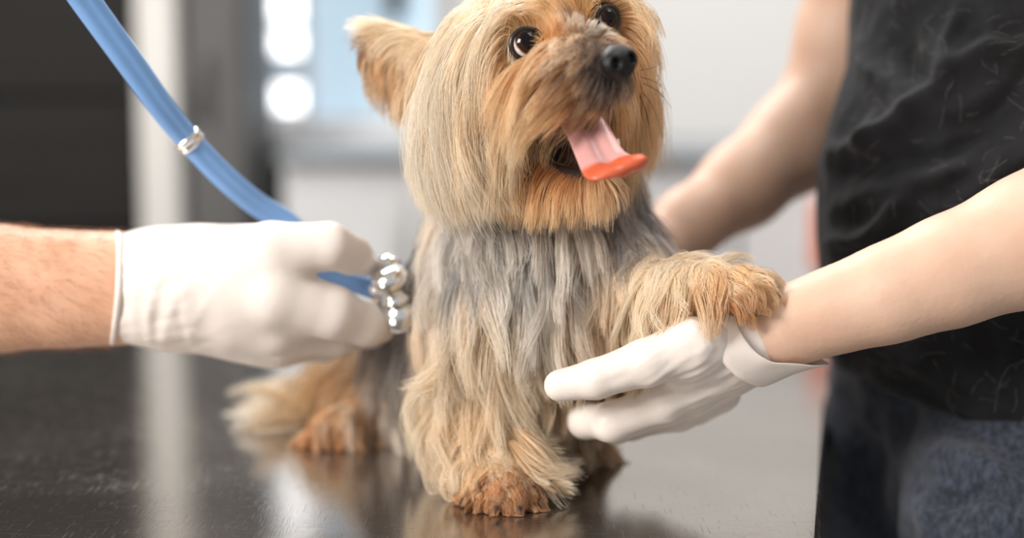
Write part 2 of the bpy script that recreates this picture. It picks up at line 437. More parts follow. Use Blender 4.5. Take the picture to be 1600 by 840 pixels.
def hairs(name, pts, rad, m, parent, **props):
    """pts (N,K,3), rad (K,) or (N,K)"""
    hc = bpy.data.hair_curves.new(name); N, K = pts.shape[:2]
    hc.add_curves([K] * N)
    hc.attributes['position'].data.foreach_set('vector', pts.astype(np.float32).ravel())
    ra = hc.attributes.get('radius') or hc.attributes.new('radius', 'FLOAT', 'POINT')
    ra.data.foreach_set('value', np.broadcast_to(rad, (N, K)).astype(np.float32).ravel())
    return link(name, hc, parent, m, **props)

# --- the assistant: one continuous body, clothes as children
nearfore = [(1790, 250, -0.01, 98), (1600, 380, -0.03, 92), (1480, 425, -0.03, 78), (1380, 461, -0.028, 67), (1290, 489, -0.024, 56), (1215, 515, -0.02, 51), (1140, 545, -0.018, 48)]
body = []
body += caps(nearfore, 0.02)
body += caps([(1790, 250, -0.01, 98), (1800, -20, 0.06, 105), (1730, -260, 0.12, 110)], 0.02)             # upper arm
body += caps([(1490, -260, 0.30, 110), (1345, -60, 0.32, 78), (1322, 60, 0.33, 72), (1292, 165, 0.33, 70), (1240, 225, 0.31, 72), (1160, 290, 0.28, 62),
              (1075, 350, 0.25, 50), (1010, 400, 0.22, 42), (940, 450, 0.19, 40)], 0.02)                     # far arm behind the dog
body += caps([(1640, -330, 0.2, 140), (1600, 100, 0.2, 180), (1590, 400, 0.19, 180), (1590, 640, 0.2, 160)], 0.02)   # trunk
body += caps([(1480, 600, 0.26, 100), (1445, 760, 0.27, 85), (1405, 1400, 0.25, 70), (1330, 2300, 0.3, 60)], 0.03)
body += caps([(1640, 620, 0.16, 120), (1610, 800, 0.12, 100), (1620, 1500, 0.1, 95), (1640, 2560, 0.15, 65)], 0.03)
V, F = nets(body, 0.004); V = lap(V, F, 2)
person = link('person', mesh_from('person', V, F), None, m_skin_a,
              label='person in black t-shirt and dark jeans holding the dog with both bare arms', category='person')

# --- black t-shirt: torso tube with sleeves, folded cloth relief
sh = caps([(1620, -330, 0.2, 180), (1588, -60, 0.19, 236), (1578, 140, 0.175, 232), (1560, 290, 0.16, 262), (1552, 430, 0.155, 250), (1562, 560, 0.155, 246),
           (1600, 650, 0.16, 240)], 0.03)
sh += caps([(1700, -260, 0.12, 130), (1800, -90, 0.08, 128)], 0.03)
sh += caps([(1500, -260, 0.29, 130), (1385, -130, 0.31, 100)], 0.03)
hem = P(1470, 655, 0.0); hn = P(1470, 655, 0.0) - P(1490, 600, 0.0); hn = np.array([-0.42, -0.05, -0.9])
sh.append(Half(hem, hn))
V, F = nets(sh, 0.0035); V = lap(V, F, 6)
N = vnormals(V, F)
def px_of(V):
    q = V - CAM; dep = q[:, 1] * cp - q[:, 2] * sp_
    return np.c_[W / 2 + FPX * q[:, 0] / dep, H / 2 - FPX * (q[:, 1] * sp_ + q[:, 2] * cp) / dep]
def folds(V, N, lst):
    """cloth folds as raised ridges between two points on the cloth (given on its front side)"""
    for x0, y0, x1, y1, wid, amp in lst:
        a, b = P(x0, y0, 0.03), P(x1, y1, 0.03); a, b = a[[0, 2]], b[[0, 2]]; ab = b - a
        q = V[:, [0, 2]] * 1.0
        dep = (V[:, 1] - CAM[1]) / (0.03 - CAM[1]); q = (q - CAM[[0, 2]]) / dep[:, None] + CAM[[0, 2]]
        t = np.clip(((q - a) @ ab) / (ab @ ab), -0.2, 1.2)
        nn = np.array([-ab[1], ab[0]]) / np.linalg.norm(ab)
        dd = (q - a) @ nn + 0.006 * np.sin(t * 5 + x0)
        ee = np.linalg.norm(q - a - t[:, None] * ab, axis=1)
        taper = np.clip(1.1 - np.abs(t - 0.5) * 1.6, 0, 1) ** 0.7
        wm = wid * M(0.03)
        front = np.clip(-N[:, 1] * 2 + 0.4, 0, 1)
        V = V + N * (amp * np.exp(-(dd / wm) ** 2) * taper * front * (ee < 4 * wm + np.abs(dd)))[:, None]
    return V
V = folds(V, N, [
    (1300, 250, 1500, 110, 15, .013), (1480, 130, 1640, 40, 18, .011), (1350, 275, 1620, 150, 22, -.014), (1330, 330, 1620, 205, 17, .010),
    (1300, 385, 1420, 322, 14, .015), (1420, 322, 1640, 250, 16, .009), (1340, 420, 1480, 350, 18, -.010), (1345, 60, 1400, 170, 13, .009),
    (1350, 190, 1370, 250, 12, .008), (1400, 40, 1480, 150, 18, -.008), (1480, -20, 1490, 120, 14, .009), (1560, -20, 1530, 90, 18, .008),
    (1310, 440, 1330, 560, 16, .010), (1360, 560, 1600, 640, 20, .007), (1400, 600, 1600, 690, 20, -.008), (1400, 480, 1600, 560, 26, -.006),
    (1450, 220, 1620, 100, 16, -.010), (1440, 300, 1640, 200, 16, -.008)])
V = V + N * (0.0022 * vnoise(V, 90, 3) + 0.0010 * vnoise(V, 220, 5))[:, None]
V = lap(V, F, 1)
N = vnormals(V, F)
shirt = link('t_shirt', mesh_from('t_shirt', V, F), person, m_shirt, label='black cotton t-shirt covered in pale pet hairs')
# loose pet hairs clinging to the cloth
vis = np.where((N[:, 1] < -0.1) & (V[:, 2] > -0.1))[0]
NH = 900; pick = rng.choice(vis, NH)
K = 7; tt = np.linspace(0, 1, K)[None, :, None]
d = rng.normal(size=(NH, 3)); d -= N[pick] * (d * N[pick]).sum(1)[:, None]; d /= np.linalg.norm(d, axis=1)[:, None]
e = np.cross(d, N[pick]); Ls = rng.uniform(0.004, 0.02, (NH, 1, 1)) ** 1.0; cu = rng.normal(0, 0.9, (NH, 1, 1))
pts = V[pick][:, None] + N[pick][:, None] * (0.0012 + 0.0015 * np.sin(tt * 3)) + d[:, None] * tt * Ls + e[:, None] * cu * Ls * tt ** 2
hairs('pet_hair', pts, np.full(K, 0.00002), m_fuzz, shirt, kind='stuff')

# --- dark jeans: hips and two thighs with crease relief
je = caps([(1560, 560, 0.19, 215), (1560, 680, 0.19, 222)], 0.03)
je += caps([(1440, 610, 0.26, 165), (1425, 800, 0.24, 168), (1415, 1400, 0.22, 140), (1380, 2150, 0.3, 90)], 0.025)
je += caps([(1600, 640, 0.13, 190), (1585, 830, 0.06, 165), (1600, 1500, 0.08, 130), (1640, 2380, 0.14, 95)], 0.025)
je.append(Half(TA + np.array([-dr[1], dr[0], 0]) * -0.0006, (-dr[1], dr[0], 0)))
V, F = nets(je, 0.0045); V = lap(V, F, 4); N = vnormals(V, F)
V = folds(V, N, [(1330, 580, 1390, 690, 14, .011), (1380, 600, 1440, 740, 22, -.016), (1390, 680, 1600, 770, 26, .012), (1440, 760, 1600, 800, 14, -.014),
                 (1330, 640, 1390, 840, 26, -.018), (1290, 600, 1330, 840, 20, .006), (1470, 770, 1440, 840, 18, .010), (1420, 720, 1600, 820, 12, .006)])
V = V + N * (0.002 * vnoise(V, 70, 8) + 0.001 * vnoise(V, 190, 9))[:, None]
V = lap(V, F, 1)
link('jeans', mesh_from('jeans', V, F), person, m_denim, label='dark blue denim jeans')

# --- assistant's glove: back of a left hand, thumb above, fingers curling under the dog's chest
gl = caps([(1215, 515, -0.02, 55), (1140, 548, -0.02, 54), (1080, 575, -0.015, 58)], 0.014)
gl += caps([(1150, 560, 0.0, 52), (1075, 606, 0.0, 52)], 0.014)
gl += caps([(1125, 540, -0.026, 42), (1080, 543, -0.040, 43), (1010, 566, -0.047, 37), (930, 592, -0.047, 31), (875, 602, -0.042, 26)], [.012, .012, .004, .004])     # thumb
gl += caps([(1085, 595, -0.012, 44), (1035, 627, -0.02, 33), (955, 659, -0.014, 30), (915, 657, 0.012, 27), (895, 640, 0.035, 22)], 0.006)      # index
gl += caps([(1085, 600, 0.0, 44), (1040, 634, 0.004, 33), (962, 664, 0.012, 28), (918, 650, 0.038, 25), (900, 632, 0.055, 20)], 0.005)         # middle
gl += caps([(1100, 605, 0.012, 42), (1060, 640, 0.022, 32), (985, 660, 0.034, 27), (938, 642, 0.056, 23), (918, 622, 0.07, 19)], 0.005)         # ring
gl += caps([(1120, 610, 0.025, 38), (1085, 636, 0.036, 27), (1020, 652, 0.052, 22), (975, 640, 0.068, 19), (950, 622, 0.08, 17)], 0.005)       # little
gl.append(Half(P(1192, 522, -0.02), P(1250, 495, -0.02) - P(1180, 530, -0.02)))
V, F = nets(gl, 0.0016); V = lap(V, F, 2); N = vnormals(V, F)
def glove_relief(V, N, c, axis, span, seed, amp=0.0010):
    axis = np.asarray(axis) / np.linalg.norm(axis); t = (V - c) @ axis
    w = np.exp(-np.clip(np.abs(t) - span * 0.5, 0, None) ** 2 / (span * 0.45) ** 2)
    q = V - t[:, None] * axis * 0.8
    a = np.abs(vnoise(q, 420, seed)); b_ = np.abs(vnoise(q, 800, seed + 1))
    return V + N * ((0.6 - a) * amp * w + (0.5 - b_) * amp * 0.5 * w)[:, None]
for (x0, y0, x1, y1, am) in [(1020, 628, 1110, 590, .0011), (1050, 640, 1150, 600, .0013), (1040, 662, 1140, 640, .0010), (1000, 612, 1070, 560, .0008), (1030, 600, 1110, 570, -.0009), (1090, 560, 1120, 510, .0009),
                            (1100, 600, 1160, 570, .0010), (1060, 655, 1160, 615, -.0010), (940, 600, 985, 585, -.0006), (1100, 540, 1130, 500, -.0008), (1080, 625, 1130, 608, .0009)]:
    pv = px_of(V); aa, bb = np.array([x0, y0]), np.array([x1, y1]); ab = bb - aa; tq = np.clip(((pv - aa) @ ab) / (ab @ ab), 0, 1)
    dq = np.linalg.norm(pv - aa - tq[:, None] * ab, axis=1); front = np.clip(-N[:, 1] * 2, 0, 1)
    V = V + N * (am * np.exp(-(dq / 5.5) ** 2) * np.sin(np.pi * (0.1 + 0.8 * tq)) * front)[:, None]
V = glove_relief(V, N, P(1120, 600, -0.02), [0.8, 0, .5], 0.04, 11, 0.0008)
V = lap(V, F, 1)
ga = link('glove', mesh_from('glove', V, F), person, m_glove, label='white latex glove on the hand under the raised paw')
# turned-back cuff: loose band of rings, flared at the open end
ax = P(1225, 508, -0.02) - P(1130, 552, -0.02); ax /= np.linalg.norm(ax)
up = np.cross(ax, [0, 1, 0]); up /= np.linalg.norm(up); if_up = up if up[2] > 0 else -up; bk = np.cross(ax, if_up)
c0 = P(1142, 546, -0.024); R, VV = 64, []
def cuff_ring(s, r, sag, wob, ph, en=1.0):
    a = np.linspace(0, 2 * np.pi, R, endpoint=False)
    rr = r * (1 + wob * np.sin(3 * a + ph) + wob * 0.7 * np.sin(5 * a + 2 * ph) + wob * .4 * np.sin(9 * a - ph))
    low = np.clip(-np.sin(a), 0, 1) ** 2
    slant = 0.008 * np.sin(a) + en * (0.010 * np.clip(np.cos(a), 0, 1) ** 1.3 - 0.010 * np.clip((-np.sin(a) - 0.5) / 0.5, 0, 1))     # the band runs oblique, its lower lip hangs loose
    return (c0 + ax * (s) - if_up * 0.0)[None] + (if_up * np.sin(a)[:, None] + bk * np.cos(a)[:, None]) * (rr + sag * low)[:, None] + ax * ((-slant + sag * 1.2 * low)[:, None])
px = M(-0.02)
rings = [(-0.006, 58 * px, 0, .0, 0), (-0.007, 66 * px, .001, .010, 0), (-0.004, 71 * px, .002, .012, .3), (0.003, 68 * px, .003, .014, .6), (0.010, 66 * px, .004, .016, .9),
         (0.016, 65 * px, .006, .02, 1.1), (0.021, 64 * px, .009, .026, 1.3), (0.0222, 62.5 * px, .0095, .026, 1.3), (0.020, 61 * px, .008, .026, 1.3), (0.012, 59 * px, .005, .016, .9), (0.002, 57 * px, .001, .01, .3)]
VV = np.vstack([cuff_ring(*r, en=np.clip(0.45 + r[0] / 0.03, .3, 1.1)) for r in rings])
FF = np.array([[i * R + j, i * R + (j + 1) % R, (i + 1) * R + (j + 1) % R, (i + 1) * R + j] for i in range(len(rings) - 1) for j in range(R)])
cf = link('cuff', mesh_from('cuff', VV, FF), ga, m_glove)
sm = cf.modifiers.new('s', 'SUBSURF'); sm.levels = 1; sm.render_levels = 1

# --- the vet: bare forearm reaching in from the side, gloved right hand
vb = caps([(-760, 330, 0.02, 140), (-420, 430, 0.05, 118), (-150, 446, 0.055, 100), (0, 451, 0.06, 90), (110, 452, 0.06, 82), (200, 450, 0.06, 77), (300, 452, 0.06, 70)], 0.02, (0, 1, 0), 1.15)
vb += caps([(-760, 330, 0.02, 140), (-900, 60, 0.05, 150), (-930, -500, 0.1, 165)], 0.02)
V, F = nets(vb, 0.004); V = lap(V, F, 3); N = vnormals(V, F)
V = V + N * (0.0008 * vnoise(V * [0.35, 1, 1], 110, 21))[:, None]
vet = link('person', mesh_from('person', V, F), None, m_skin_v,
           label='person reaching in with a bare hairy forearm and gloved hand holding the stethoscope', category='person')
N = vnormals(V, F)
vis = np.where((V[:, 0] > -0.42) & (V[:, 0] < P(200, 450, .06)[0] - 0.01))[0]; pick = rng.choice(vis, 2600); nN = N[pick]
d = np.array([0.75, 0, -0.45]) + rng.normal(0, 0.28, (2600, 3)); d -= nN * (d * nN).sum(1)[:, None]; d /= np.linalg.norm(d, axis=1)[:, None]
Ls = rng.uniform(0.005, 0.013, (2600, 1, 1)); tt = np.linspace(0, 1, 5)[None, :, None]
pts = V[pick][:, None] + d[:, None] * tt * Ls + nN[:, None] * (0.0025 * np.sin(tt * 2.6)) * Ls / 0.01
m_armhair = mat('arm_hair', (150, 100, 68), 0.5, noise=0.1, nscale=40)
hairs('arm_hair', pts, np.array([.00005, .00005, .00005, .00004, .00002]), m_armhair, vet, kind='stuff')

yv = 0.06
gv = caps([(150, 450, yv, 80), (240, 450, yv, 79), (310, 450, yv, 84)], 0.02, (0, 1, 0), 1.1)
gv += caps([(270, 440, yv, 72), (390, 440, yv - 0.002, 78)], 0.02)
gv += caps([(290, 470, yv, 66), (410, 500, yv + 0.01, 66)], 0.02)
gv += caps([(320, 425, yv - 0.01, 60), (425, 392, yv - 0.026, 46), (515, 384, yv - 0.022, 37), (550, 398, yv - 0.008, 31), (573, 413, yv + 0.004, 20)], [.02, .004, .004, .004])   # thumb
gv += caps([(380, 455, yv - 0.02, 56), (430, 462, yv - 0.028, 52), (520, 488, yv - 0.02, 42), (572, 507, yv - .006, 32), (596, 515, yv + 0.006, 21)], [.015, .004, .004, .006])          # index
gv += caps([(380, 490, yv - 0.008, 54), (435, 505, yv - 0.008, 50), (525, 524, yv + 0.012, 32), (580, 515, yv + 0.035, 26), (600, 500, yv + 0.048, 20)], [.015, .006, .004, .006])    # middle
gv += caps([(380, 510, yv + 0.012, 48), (435, 528, yv + 0.014, 43), (503, 537, yv + 0.036, 29), (550, 520, yv + 0.058, 24), (560, 500, yv + 0.068, 20)], [.015, .006, .004, .006])      # ring
gv += caps([(380, 515, yv + 0.032, 40), (425, 535, yv + 0.036, 34), (475, 540, yv + 0.054, 25), (510, 520, yv + 0.07, 21), (515, 500, yv + 0.078, 18)], [.015, .006, .004, .006])     # little
cutc, cutn = P(178, 450, yv), np.array([-1.0, -0.36, 0.10])
gv.append(Half(cutc, cutn))
V, F = nets(gv, 0.0018); V = lap(V, F, 2); N = vnormals(V, F)
V = glove_relief(V, N, P(250, 455, yv), [1, 0, .1], 0.045, 31, 0.0008)
# diagonal stretch creases near the wrist
for s, off, an in ((0.0010, 0.0, .36), (0.0007, 0.013, .6), (-0.0008, 0.006, .45), (-0.0006, 0.019, .2), (0.0006, 0.027, .7), (0.0005, -0.010, .3)):
    q = (V - P(262, 470, yv)) @ (np.array([math.cos(an), 0, -math.sin(an)])); dd = q - off + 0.004 * np.sin(V[:, 2] * 60)
    zz_ = np.exp(-((V[:, 2] - P(262, 478, yv)[2]) / 0.022) ** 2)
    V = V + N * (s * np.exp(-(dd / 0.0028) ** 2) * zz_)[:, None]
V = lap(V, F, 1)
gg = link('glove', mesh_from('glove', V, F), vet, m_glove, label='white latex glove with rolled cuff on the hand holding the stethoscope')
# rolled cuff bead following the cut of the glove
cn = cutn / np.linalg.norm(cutn); ua = np.cross(cn, [0, 1, 0]); ua /= np.linalg.norm(ua); ub = np.cross(cn, ua)
ringp = []
for a in np.linspace(0, 2 * np.pi, 72, endpoint=False):
    dirv = ua * math.cos(a) + ub * math.sin(a); lo, hi = 0.0, 0.08
    for _ in range(24):
        mid = (lo + hi) / 2
        if sdf_at(gv[:-1], (cutc + dirv * mid)[None])[0] < 0: lo = mid
        else: hi = mid
    ringp.append(cutc + dirv * (lo + 0.0004 + 0.0006 * math.sin(5 * a)))
sweep('cuff_bead', ringp, circ(0.0024, 10), m_glove, gg, closed=True, up=cn)

# ------------------------------------------------------------------ stethoscope
m_tube = mat('blue_rubber', (116, 158, 210), 0.42, noise=0.05, nscale=20, bump=0.05, bscale=90)
a = np.linspace(0, 2 * np.pi, 28, endpoint=False)
tw = [(96, -60, .0), (126, -10, .01), (205, 100, .03), (255, 170, .045), (298, 222, .06), (350, 276, .075), (400, 318, .09), (450, 350, .10), (480, 385, .10), (500, 415, .09), (530, 432, .082), (560, 443, .074), (590, 453, .068)]
cl = spline([P(*q) for q in tw], 80)
prof = np.c_[np.cos(a) * 0.0098 , np.sin(a) * 0.0068 * (1 - 0.22 * np.exp(-(np.cos(a) / 0.25) ** 2))]
sc = np.interp(np.linspace(0, 1, 80), [0, .3, .6, .75, 1], [1.0, .85, .86, .8, .72])
steth = link('stethoscope', None, None, None, label='blue rubber stethoscope with chrome chestpiece pressed to the dog\'s side', category='stethoscope')
bs = cl[-1]; steth.location = bs
def schild(o): o.parent = steth; o.matrix_parent_inverse = Matrix.Translation(-Vector(bs)); return o
schild(sweep('tube', cl, prof, m_tube, up=(0.62, 0.1, 0.62), scale=sc))
i = int(np.argmin(np.linalg.norm(cl - P(298, 222, .06), axis=1)))
tg = cl[i + 1] - cl[i - 1]; tg /= np.linalg.norm(tg)
bn = [cl[i] + tg * s for s in np.linspace(-0.0045, 0.0045, 9)]
pr2 = np.c_[np.cos(a) * 0.0098, np.sin(a) * 0.0070] * 1.08
schild(sweep('metal_band', bn, pr2, m_chrome, up=(0.62, 0.1, 0.62), scale=np.array([.9, .98, 1, .97, .9, .97, 1, .98, .9]) * .94))
j = int(np.argmin(np.linalg.norm(cl - P(476, 408, .10), axis=1)))
# chestpiece: stem, bell, neck, head ring, diaphragm
axc = np.array([0.25, 0.30, -0.90]); axc /= np.linalg.norm(axc); cc = P(621, 472, .058)
st0 = cl[-1]; sa = cc - axc * .008 - st0
schild(lathe('stem', st0 - sa * .35, sa, [(0, .0048), (.004, .0062), (.010, .0062), (.011, .005), (np.linalg.norm(sa) * 1.25, .005)], m_chrome))
q = 1.3
schild(lathe('bell', cc - axc * 0.020 * q, axc, [(h_ * q, r_ * q) for h_, r_ in [(0, .0), (0.0005, .006), (.003, .0095), (.007, .0100), (.010, .0080), (.013, .0062), (.016, .0075), (.018, .0095)]], m_chrome))
schild(lathe('head', cc, axc, [(h_ * q, r_) for h_, r_ in [(-.002, .0075), (.0005, .0115), (.003, .0142), (.007, .0152), (.010, .0146), (.0115, .0132), (.012, .0115)]], m_chrome))
m_dia = mat('diaphragm_plastic', (215, 215, 212), 0.25, noise=0.05, nscale=30)
schild(lathe('diaphragm', cc + axc * .0115 * q, axc, [(h_ * q, r_) for h_, r_ in [(0, .0130), (.001, .0130), (.0015, .0115), (.0017, .001)]], m_dia))
schild(lathe('ball_joint', P(607, 418, .066), (0.3, .2, 1), [(-.0095, .001), (-.0075, .006), (-.0025, .0092), (.0025, .0092), (.0075, .006), (.0095, .001)], m_chrome))

# ------------------------------------------------------------------ the dog: one continuous body
C_ = dict(cream=(255, 236, 206), blond=(254, 222, 177), gold=(234, 188, 134), tan=(236, 206, 170), brown=(190, 140, 96), rust=(202, 136, 82),
          dark=(118, 88, 66), grey=(162, 151, 145), silver=(250, 240, 228), slate=(90, 88, 92), black=(46, 42, 42), white=(255, 247, 233))
C_ = {k: srgb(*v) for k, v in C_.items()}
eyeR, eyeL = P(822, 69, -0.038), P(946, 29, -0.006)
Lx = eyeL - eyeR; Lx /= np.linalg.norm(Lx)
Fw = np.array([0.60, -0.80, 0.02]); Fw -= Lx * (Fw @ Lx); Fw /= np.linalg.norm(Fw)
Up = np.cross(Fw, -Lx); Up = Up if Up[2] > 0 else -Up
HR = np.stack([Lx, Fw, Up], 1)
dg = []
dg.append(Ell(P(805, 92, 0.022), (0.046, 0.050, 0.044), 0.02, HR))                       # skull
dg += caps([(842, 112, -0.022, 62), (900, 108, -0.052, 50), (945, 106, -0.076, 36)], 0.014)   # muzzle
dg += caps([(812, 72, -0.01, 52), (934, 34, 0.012, 46)], 0.014)                          # brow
dg += caps([(826, 190, 0.015, 52), (850, 232, -0.012, 30), (905, 268, -0.035, 20), (938, 272, -0.052, 14)], 0.012)   # lower jaw
dg += caps([(770, 150, 0.02, 80), (930, 100, 0.035, 52)], 0.02)                            # cheeks
dg += caps([(672, 100, 0.062, 48), (612, 76, 0.064, 25), (556, 54, 0.062, 4)], 0.012, (0.15, 1, 0.1), 2.0)   # pricked ear
dg += caps([(880, -60, 0.085, 45), (905, -120, 0.095, 28), (920, -180, 0.095, 5)], 0.012, (0.15, 1, 0.1), 3.2)
dg += caps([(800, 180, 0.055, 110), (840, 300, 0.065, 118), (850, 400, 0.07, 132)], 0.03)    # neck into chest
dg.append(Ell(P(850, 420, 0.075), (0.066, 0.060, 0.080), 0.03))
dg += caps([(845, 440, 0.085, 140), (770, 500, 0.15, 135), (690, 555, 0.215, 130)], 0.03)     # trunk
dg += caps([(655, 580, 0.205, 105), (600, 625, 0.185, 70)], 0.025)                         # near haunch
dg += caps([(600, 640, 0.185, 50), (640, 672, 0.19, 32)], 0.015)
f1 = T(540, 690); dg += [Cap(P(620, 660, 0.19), f1 + [0.0, -0.01, 0.016], 0.016, 0.013, 0.012), Cap(f1 + [0.01, 0, 0.014], f1 + [-0.012, -0.012, 0.011], 0.014, 0.011, 0.008)]
dg += caps([(770, 570, 0.22, 100), (860, 640, 0.19, 60), (915, 690, 0.17, 34)], 0.02)        # far haunch
f2 = T(925, 722); dg += [Cap(P(905, 690, 0.165), f2 + [0, 0, .012], 0.016, 0.012, 0.012)]
dg += caps([(620, 560, 0.27, 36), (540, 620, 0.27, 22), (480, 650, 0.24, 12)], 0.015)        # tail
dg += caps([(765, 450, 0.035, 72), (758, 560, 0.035, 52), (764, 640, 0.018, 38), (778, 720, 0.004, 32), (788, 762, -0.004, 34)], 0.02)   # standing foreleg
pw = T(792, 786)
dg += [Cap(pw + [-0.008, 0.006, 0.016], pw + [0.0, -0.010, 0.011], 0.016, 0.0125, 0.012)]
toes = [(-0.014, -0.012), (-0.005, -0.019), (0.006, -0.018), (0.0145, -0.010)]
for tx, ty in toes: dg.append(Cap(pw + [tx * .5, ty * .3, 0.011], pw + [tx, ty, 0.0075], 0.009, 0.0068, 0.004))
dg += caps([(955, 420, 0.035, 78), (1000, 470, 0.015, 56), (1050, 463, -0.015, 42), (1110, 446, -0.03, 34)], 0.02)   # raised foreleg
for i, (ex, ey, ez) in enumerate([(1172, 470, -0.044), (1186, 458, -0.034), (1188, 450, -0.022), (1178, 444, -0.012)]):
    dg += caps([(1115, 448, -0.03, 30), (ex - 12, ey - 6, ez, 19), (ex, ey + 6, ez, 15)], 0.006)
dg.append(Half((0, 0, 0.0006), (0, 0, -1)))        # rests on the table
# open mouth and eye sockets
dg.append(Cut(Cap(P(872, 218, -0.006), P(960, 205, -0.090), 0.016, 0.021, 0.01), 0.006))
dg.append(Cut(Cap(P(925, 195, 0.0), P(985, 190, -0.080), 0.016, 0.018, 0.01), 0.006))
for e in (eyeR, eyeL): dg.append(Cut(Ell(e + Fw * 0.004, (0.0088,) * 3), 0.003))
V, F = nets(dg, 0.0024); V = lap(V, F, 2)
cols = np.tile(C_['tan'] * 0.55, (len(V), 1))
pxV = px_of(V)
d_m = np.exp(-(np.clip(np.linalg.norm((V - P(905, 205, -0.045)) / [1.1, 1.0, 1.0], axis=1) - 0.027, 0, None) / 0.006) ** 2)[:, None]
cols = cols * (1 - d_m) + srgb(40, 22, 18) * d_m
w = np.exp(-(np.clip(np.linalg.norm((V - P(968, 195, -0.02)) / [1, 1.4, 1.1], axis=1) - 0.019, 0, None) / 0.005) ** 2)[:, None]; cols = cols * (1 - w) + srgb(40, 22, 18) * w  # skin painted dark beside the tongue, standing in for shade
for e in (eyeR, eyeL):
    w = np.exp(-(np.clip(np.linalg.norm(V - e, axis=1) - 0.0100, 0, None) / 0.003) ** 2)[:, None]; cols = cols * (1 - w) + srgb(34, 22, 18) * w
w = np.exp(-(np.clip(np.linalg.norm(V - P(955, 118, -0.08), axis=1) - 0.014, 0, None) / 0.006) ** 2)[:, None]; cols = cols * (1 - w) + srgb(46, 32, 26) * w
m_dog = mat('dog_skin', (150, 110, 80), 0.75, attr='col', bump=0.3, bscale=200)
me = mesh_from('dog', V, F); color_attr(me, cols)
dog = link('dog', me, None, m_dog, label='small long-haired terrier with cream and grey coat panting on the steel table', category='dog')
dogV, dogF = V, F

# eyes: ball coloured by angle from the gaze, dark lid rim
m_eye = mat('glossy_eye', (30, 18, 12), 0.03, attr='col', spec=0.35)
m_lid = mat('dark_lid', (30, 20, 17), 0.35, noise=0.3, nscale=200, coat=0.3)
def ball(name, c, r, gaze, parent, sclera=True):
    import bmesh
    bm = bmesh.new(); bmesh.ops.create_uvsphere(bm, u_segments=48, v_segments=32, radius=1)
    me = bpy.data.meshes.new(name); bm.to_mesh(me); bm.free()
    co = np.zeros(len(me.vertices) * 3, np.float32); me.vertices.foreach_get('co', co); co = co.reshape(-1, 3)
    g = gaze / np.linalg.norm(gaze); ang = np.degrees(np.arccos(np.clip(co @ g, -1, 1)))
    bul = 1 + 0.05 * np.clip(1 - ang / 50, 0, 1)
    me.vertices.foreach_set('co', (c + co * (r * bul)[:, None]).astype(np.float32).ravel())
    w1 = np.clip((ang - 36) / 8, 0, 1)[:, None]; w2 = np.clip((ang - 60) / 5, 0, 1)[:, None]
    col = srgb(6, 5, 5) * (1 - w1) + srgb(46, 25, 15) * w1; col = col * (1 - w2) + srgb(205, 190, 182) * w2
    color_attr(me, col); me.polygons.foreach_set('use_smooth', [True] * len(me.polygons))
    return link(name, me, parent, m_eye, label='glossy dark brown eye')
def lid(c, r, gaze, parent, ell=(1.0, 0.9), tilt=0.0):
    g = gaze / np.linalg.norm(gaze); u = np.cross(g, Up); u /= np.linalg.norm(u); v = np.cross(u, g)
    if v[2] < 0: v = -v
    u, v = u * math.cos(tilt) + v * math.sin(tilt), v * math.cos(tilt) - u * math.sin(tilt)
    pts = [c + g * (r * 0.42) + (u * math.cos(a) * ell[0] + v * math.sin(a) * ell[1]) * r * 0.99 for a in np.linspace(0, 2 * np.pi, 40, endpoint=False)]
    sweep('eyelid', pts, circ(r * 0.17, 10), m_lid, parent, closed=True, up=g)
for e, gz, rr in ((eyeR, np.array([0.38, -0.86, 0.36]), 0.0098), (eyeL, np.array([0.60, -0.72, 0.30]), 0.0082)):
    o = ball('eye', e - Fw * 0.001, rr, gz, dog); lid(e - Fw * 0.001, rr, Fw * 0.75 + np.array([-0.12, -.5, 0.05]) if rr > .0095 else Fw, o)
# nose leather with two nostrils
nz0 = P(964, 94, -0.092)
nf = Fw * 0.85 + np.array([0.1, -.25, 0.12]); nf /= np.linalg.norm(nf); nr = Lx - nf * (Lx @ nf); nr /= np.linalg.norm(nr); nu = np.cross(nr, nf); nu = nu if nu[2] > 0 else -nu
NR = np.stack([nr, nf, nu], 1)
ns = [Ell(nz0, (0.0108, 0.0075, 0.0085), 0.004, NR), Ell(nz0 - nu * 0.006 + nf * 0.001, (0.0065, 0.006, 0.006), 0.005, NR)]
for s in (-1, 1): ns.append(Ell(nz0 + nr * 0.0058 * s + nf * 0.002 - nu * 0.0015, (0.0052, 0.0056, 0.0056), 0.003, NR))
for s in (-1, 1): ns.append(Cut(Ell(nz0 + nr * 0.0056 * s + nf * 0.0075 - nu * 0.0012, (0.0024, 0.004, 0.0030), 0.003, NR), 0.002))
ns.append(Cut(Ell(nz0 + nf * 0.0092 - nu * 0.004, (0.0006, 0.002, 0.006), .003, NR), 0.0012))
V, F = nets(ns, 0.00045)
m_nose = mat('black_nose_leather', (9, 8, 9), 0.30, noise=0.2, nscale=200, bump=0.6, bscale=900, coat=0.05, spec=0.35)
link('nose', mesh_from('nose', V, F), dog, m_nose, label='wet black nose')
# tongue: lofted slab, pink blade then curled tip with backlight painted in as orange
m_tongue = mat('tongue', (222, 150, 150), 0.38, attr='col', bump=0.35, bscale=700, sss=0.25, coat=0.25)
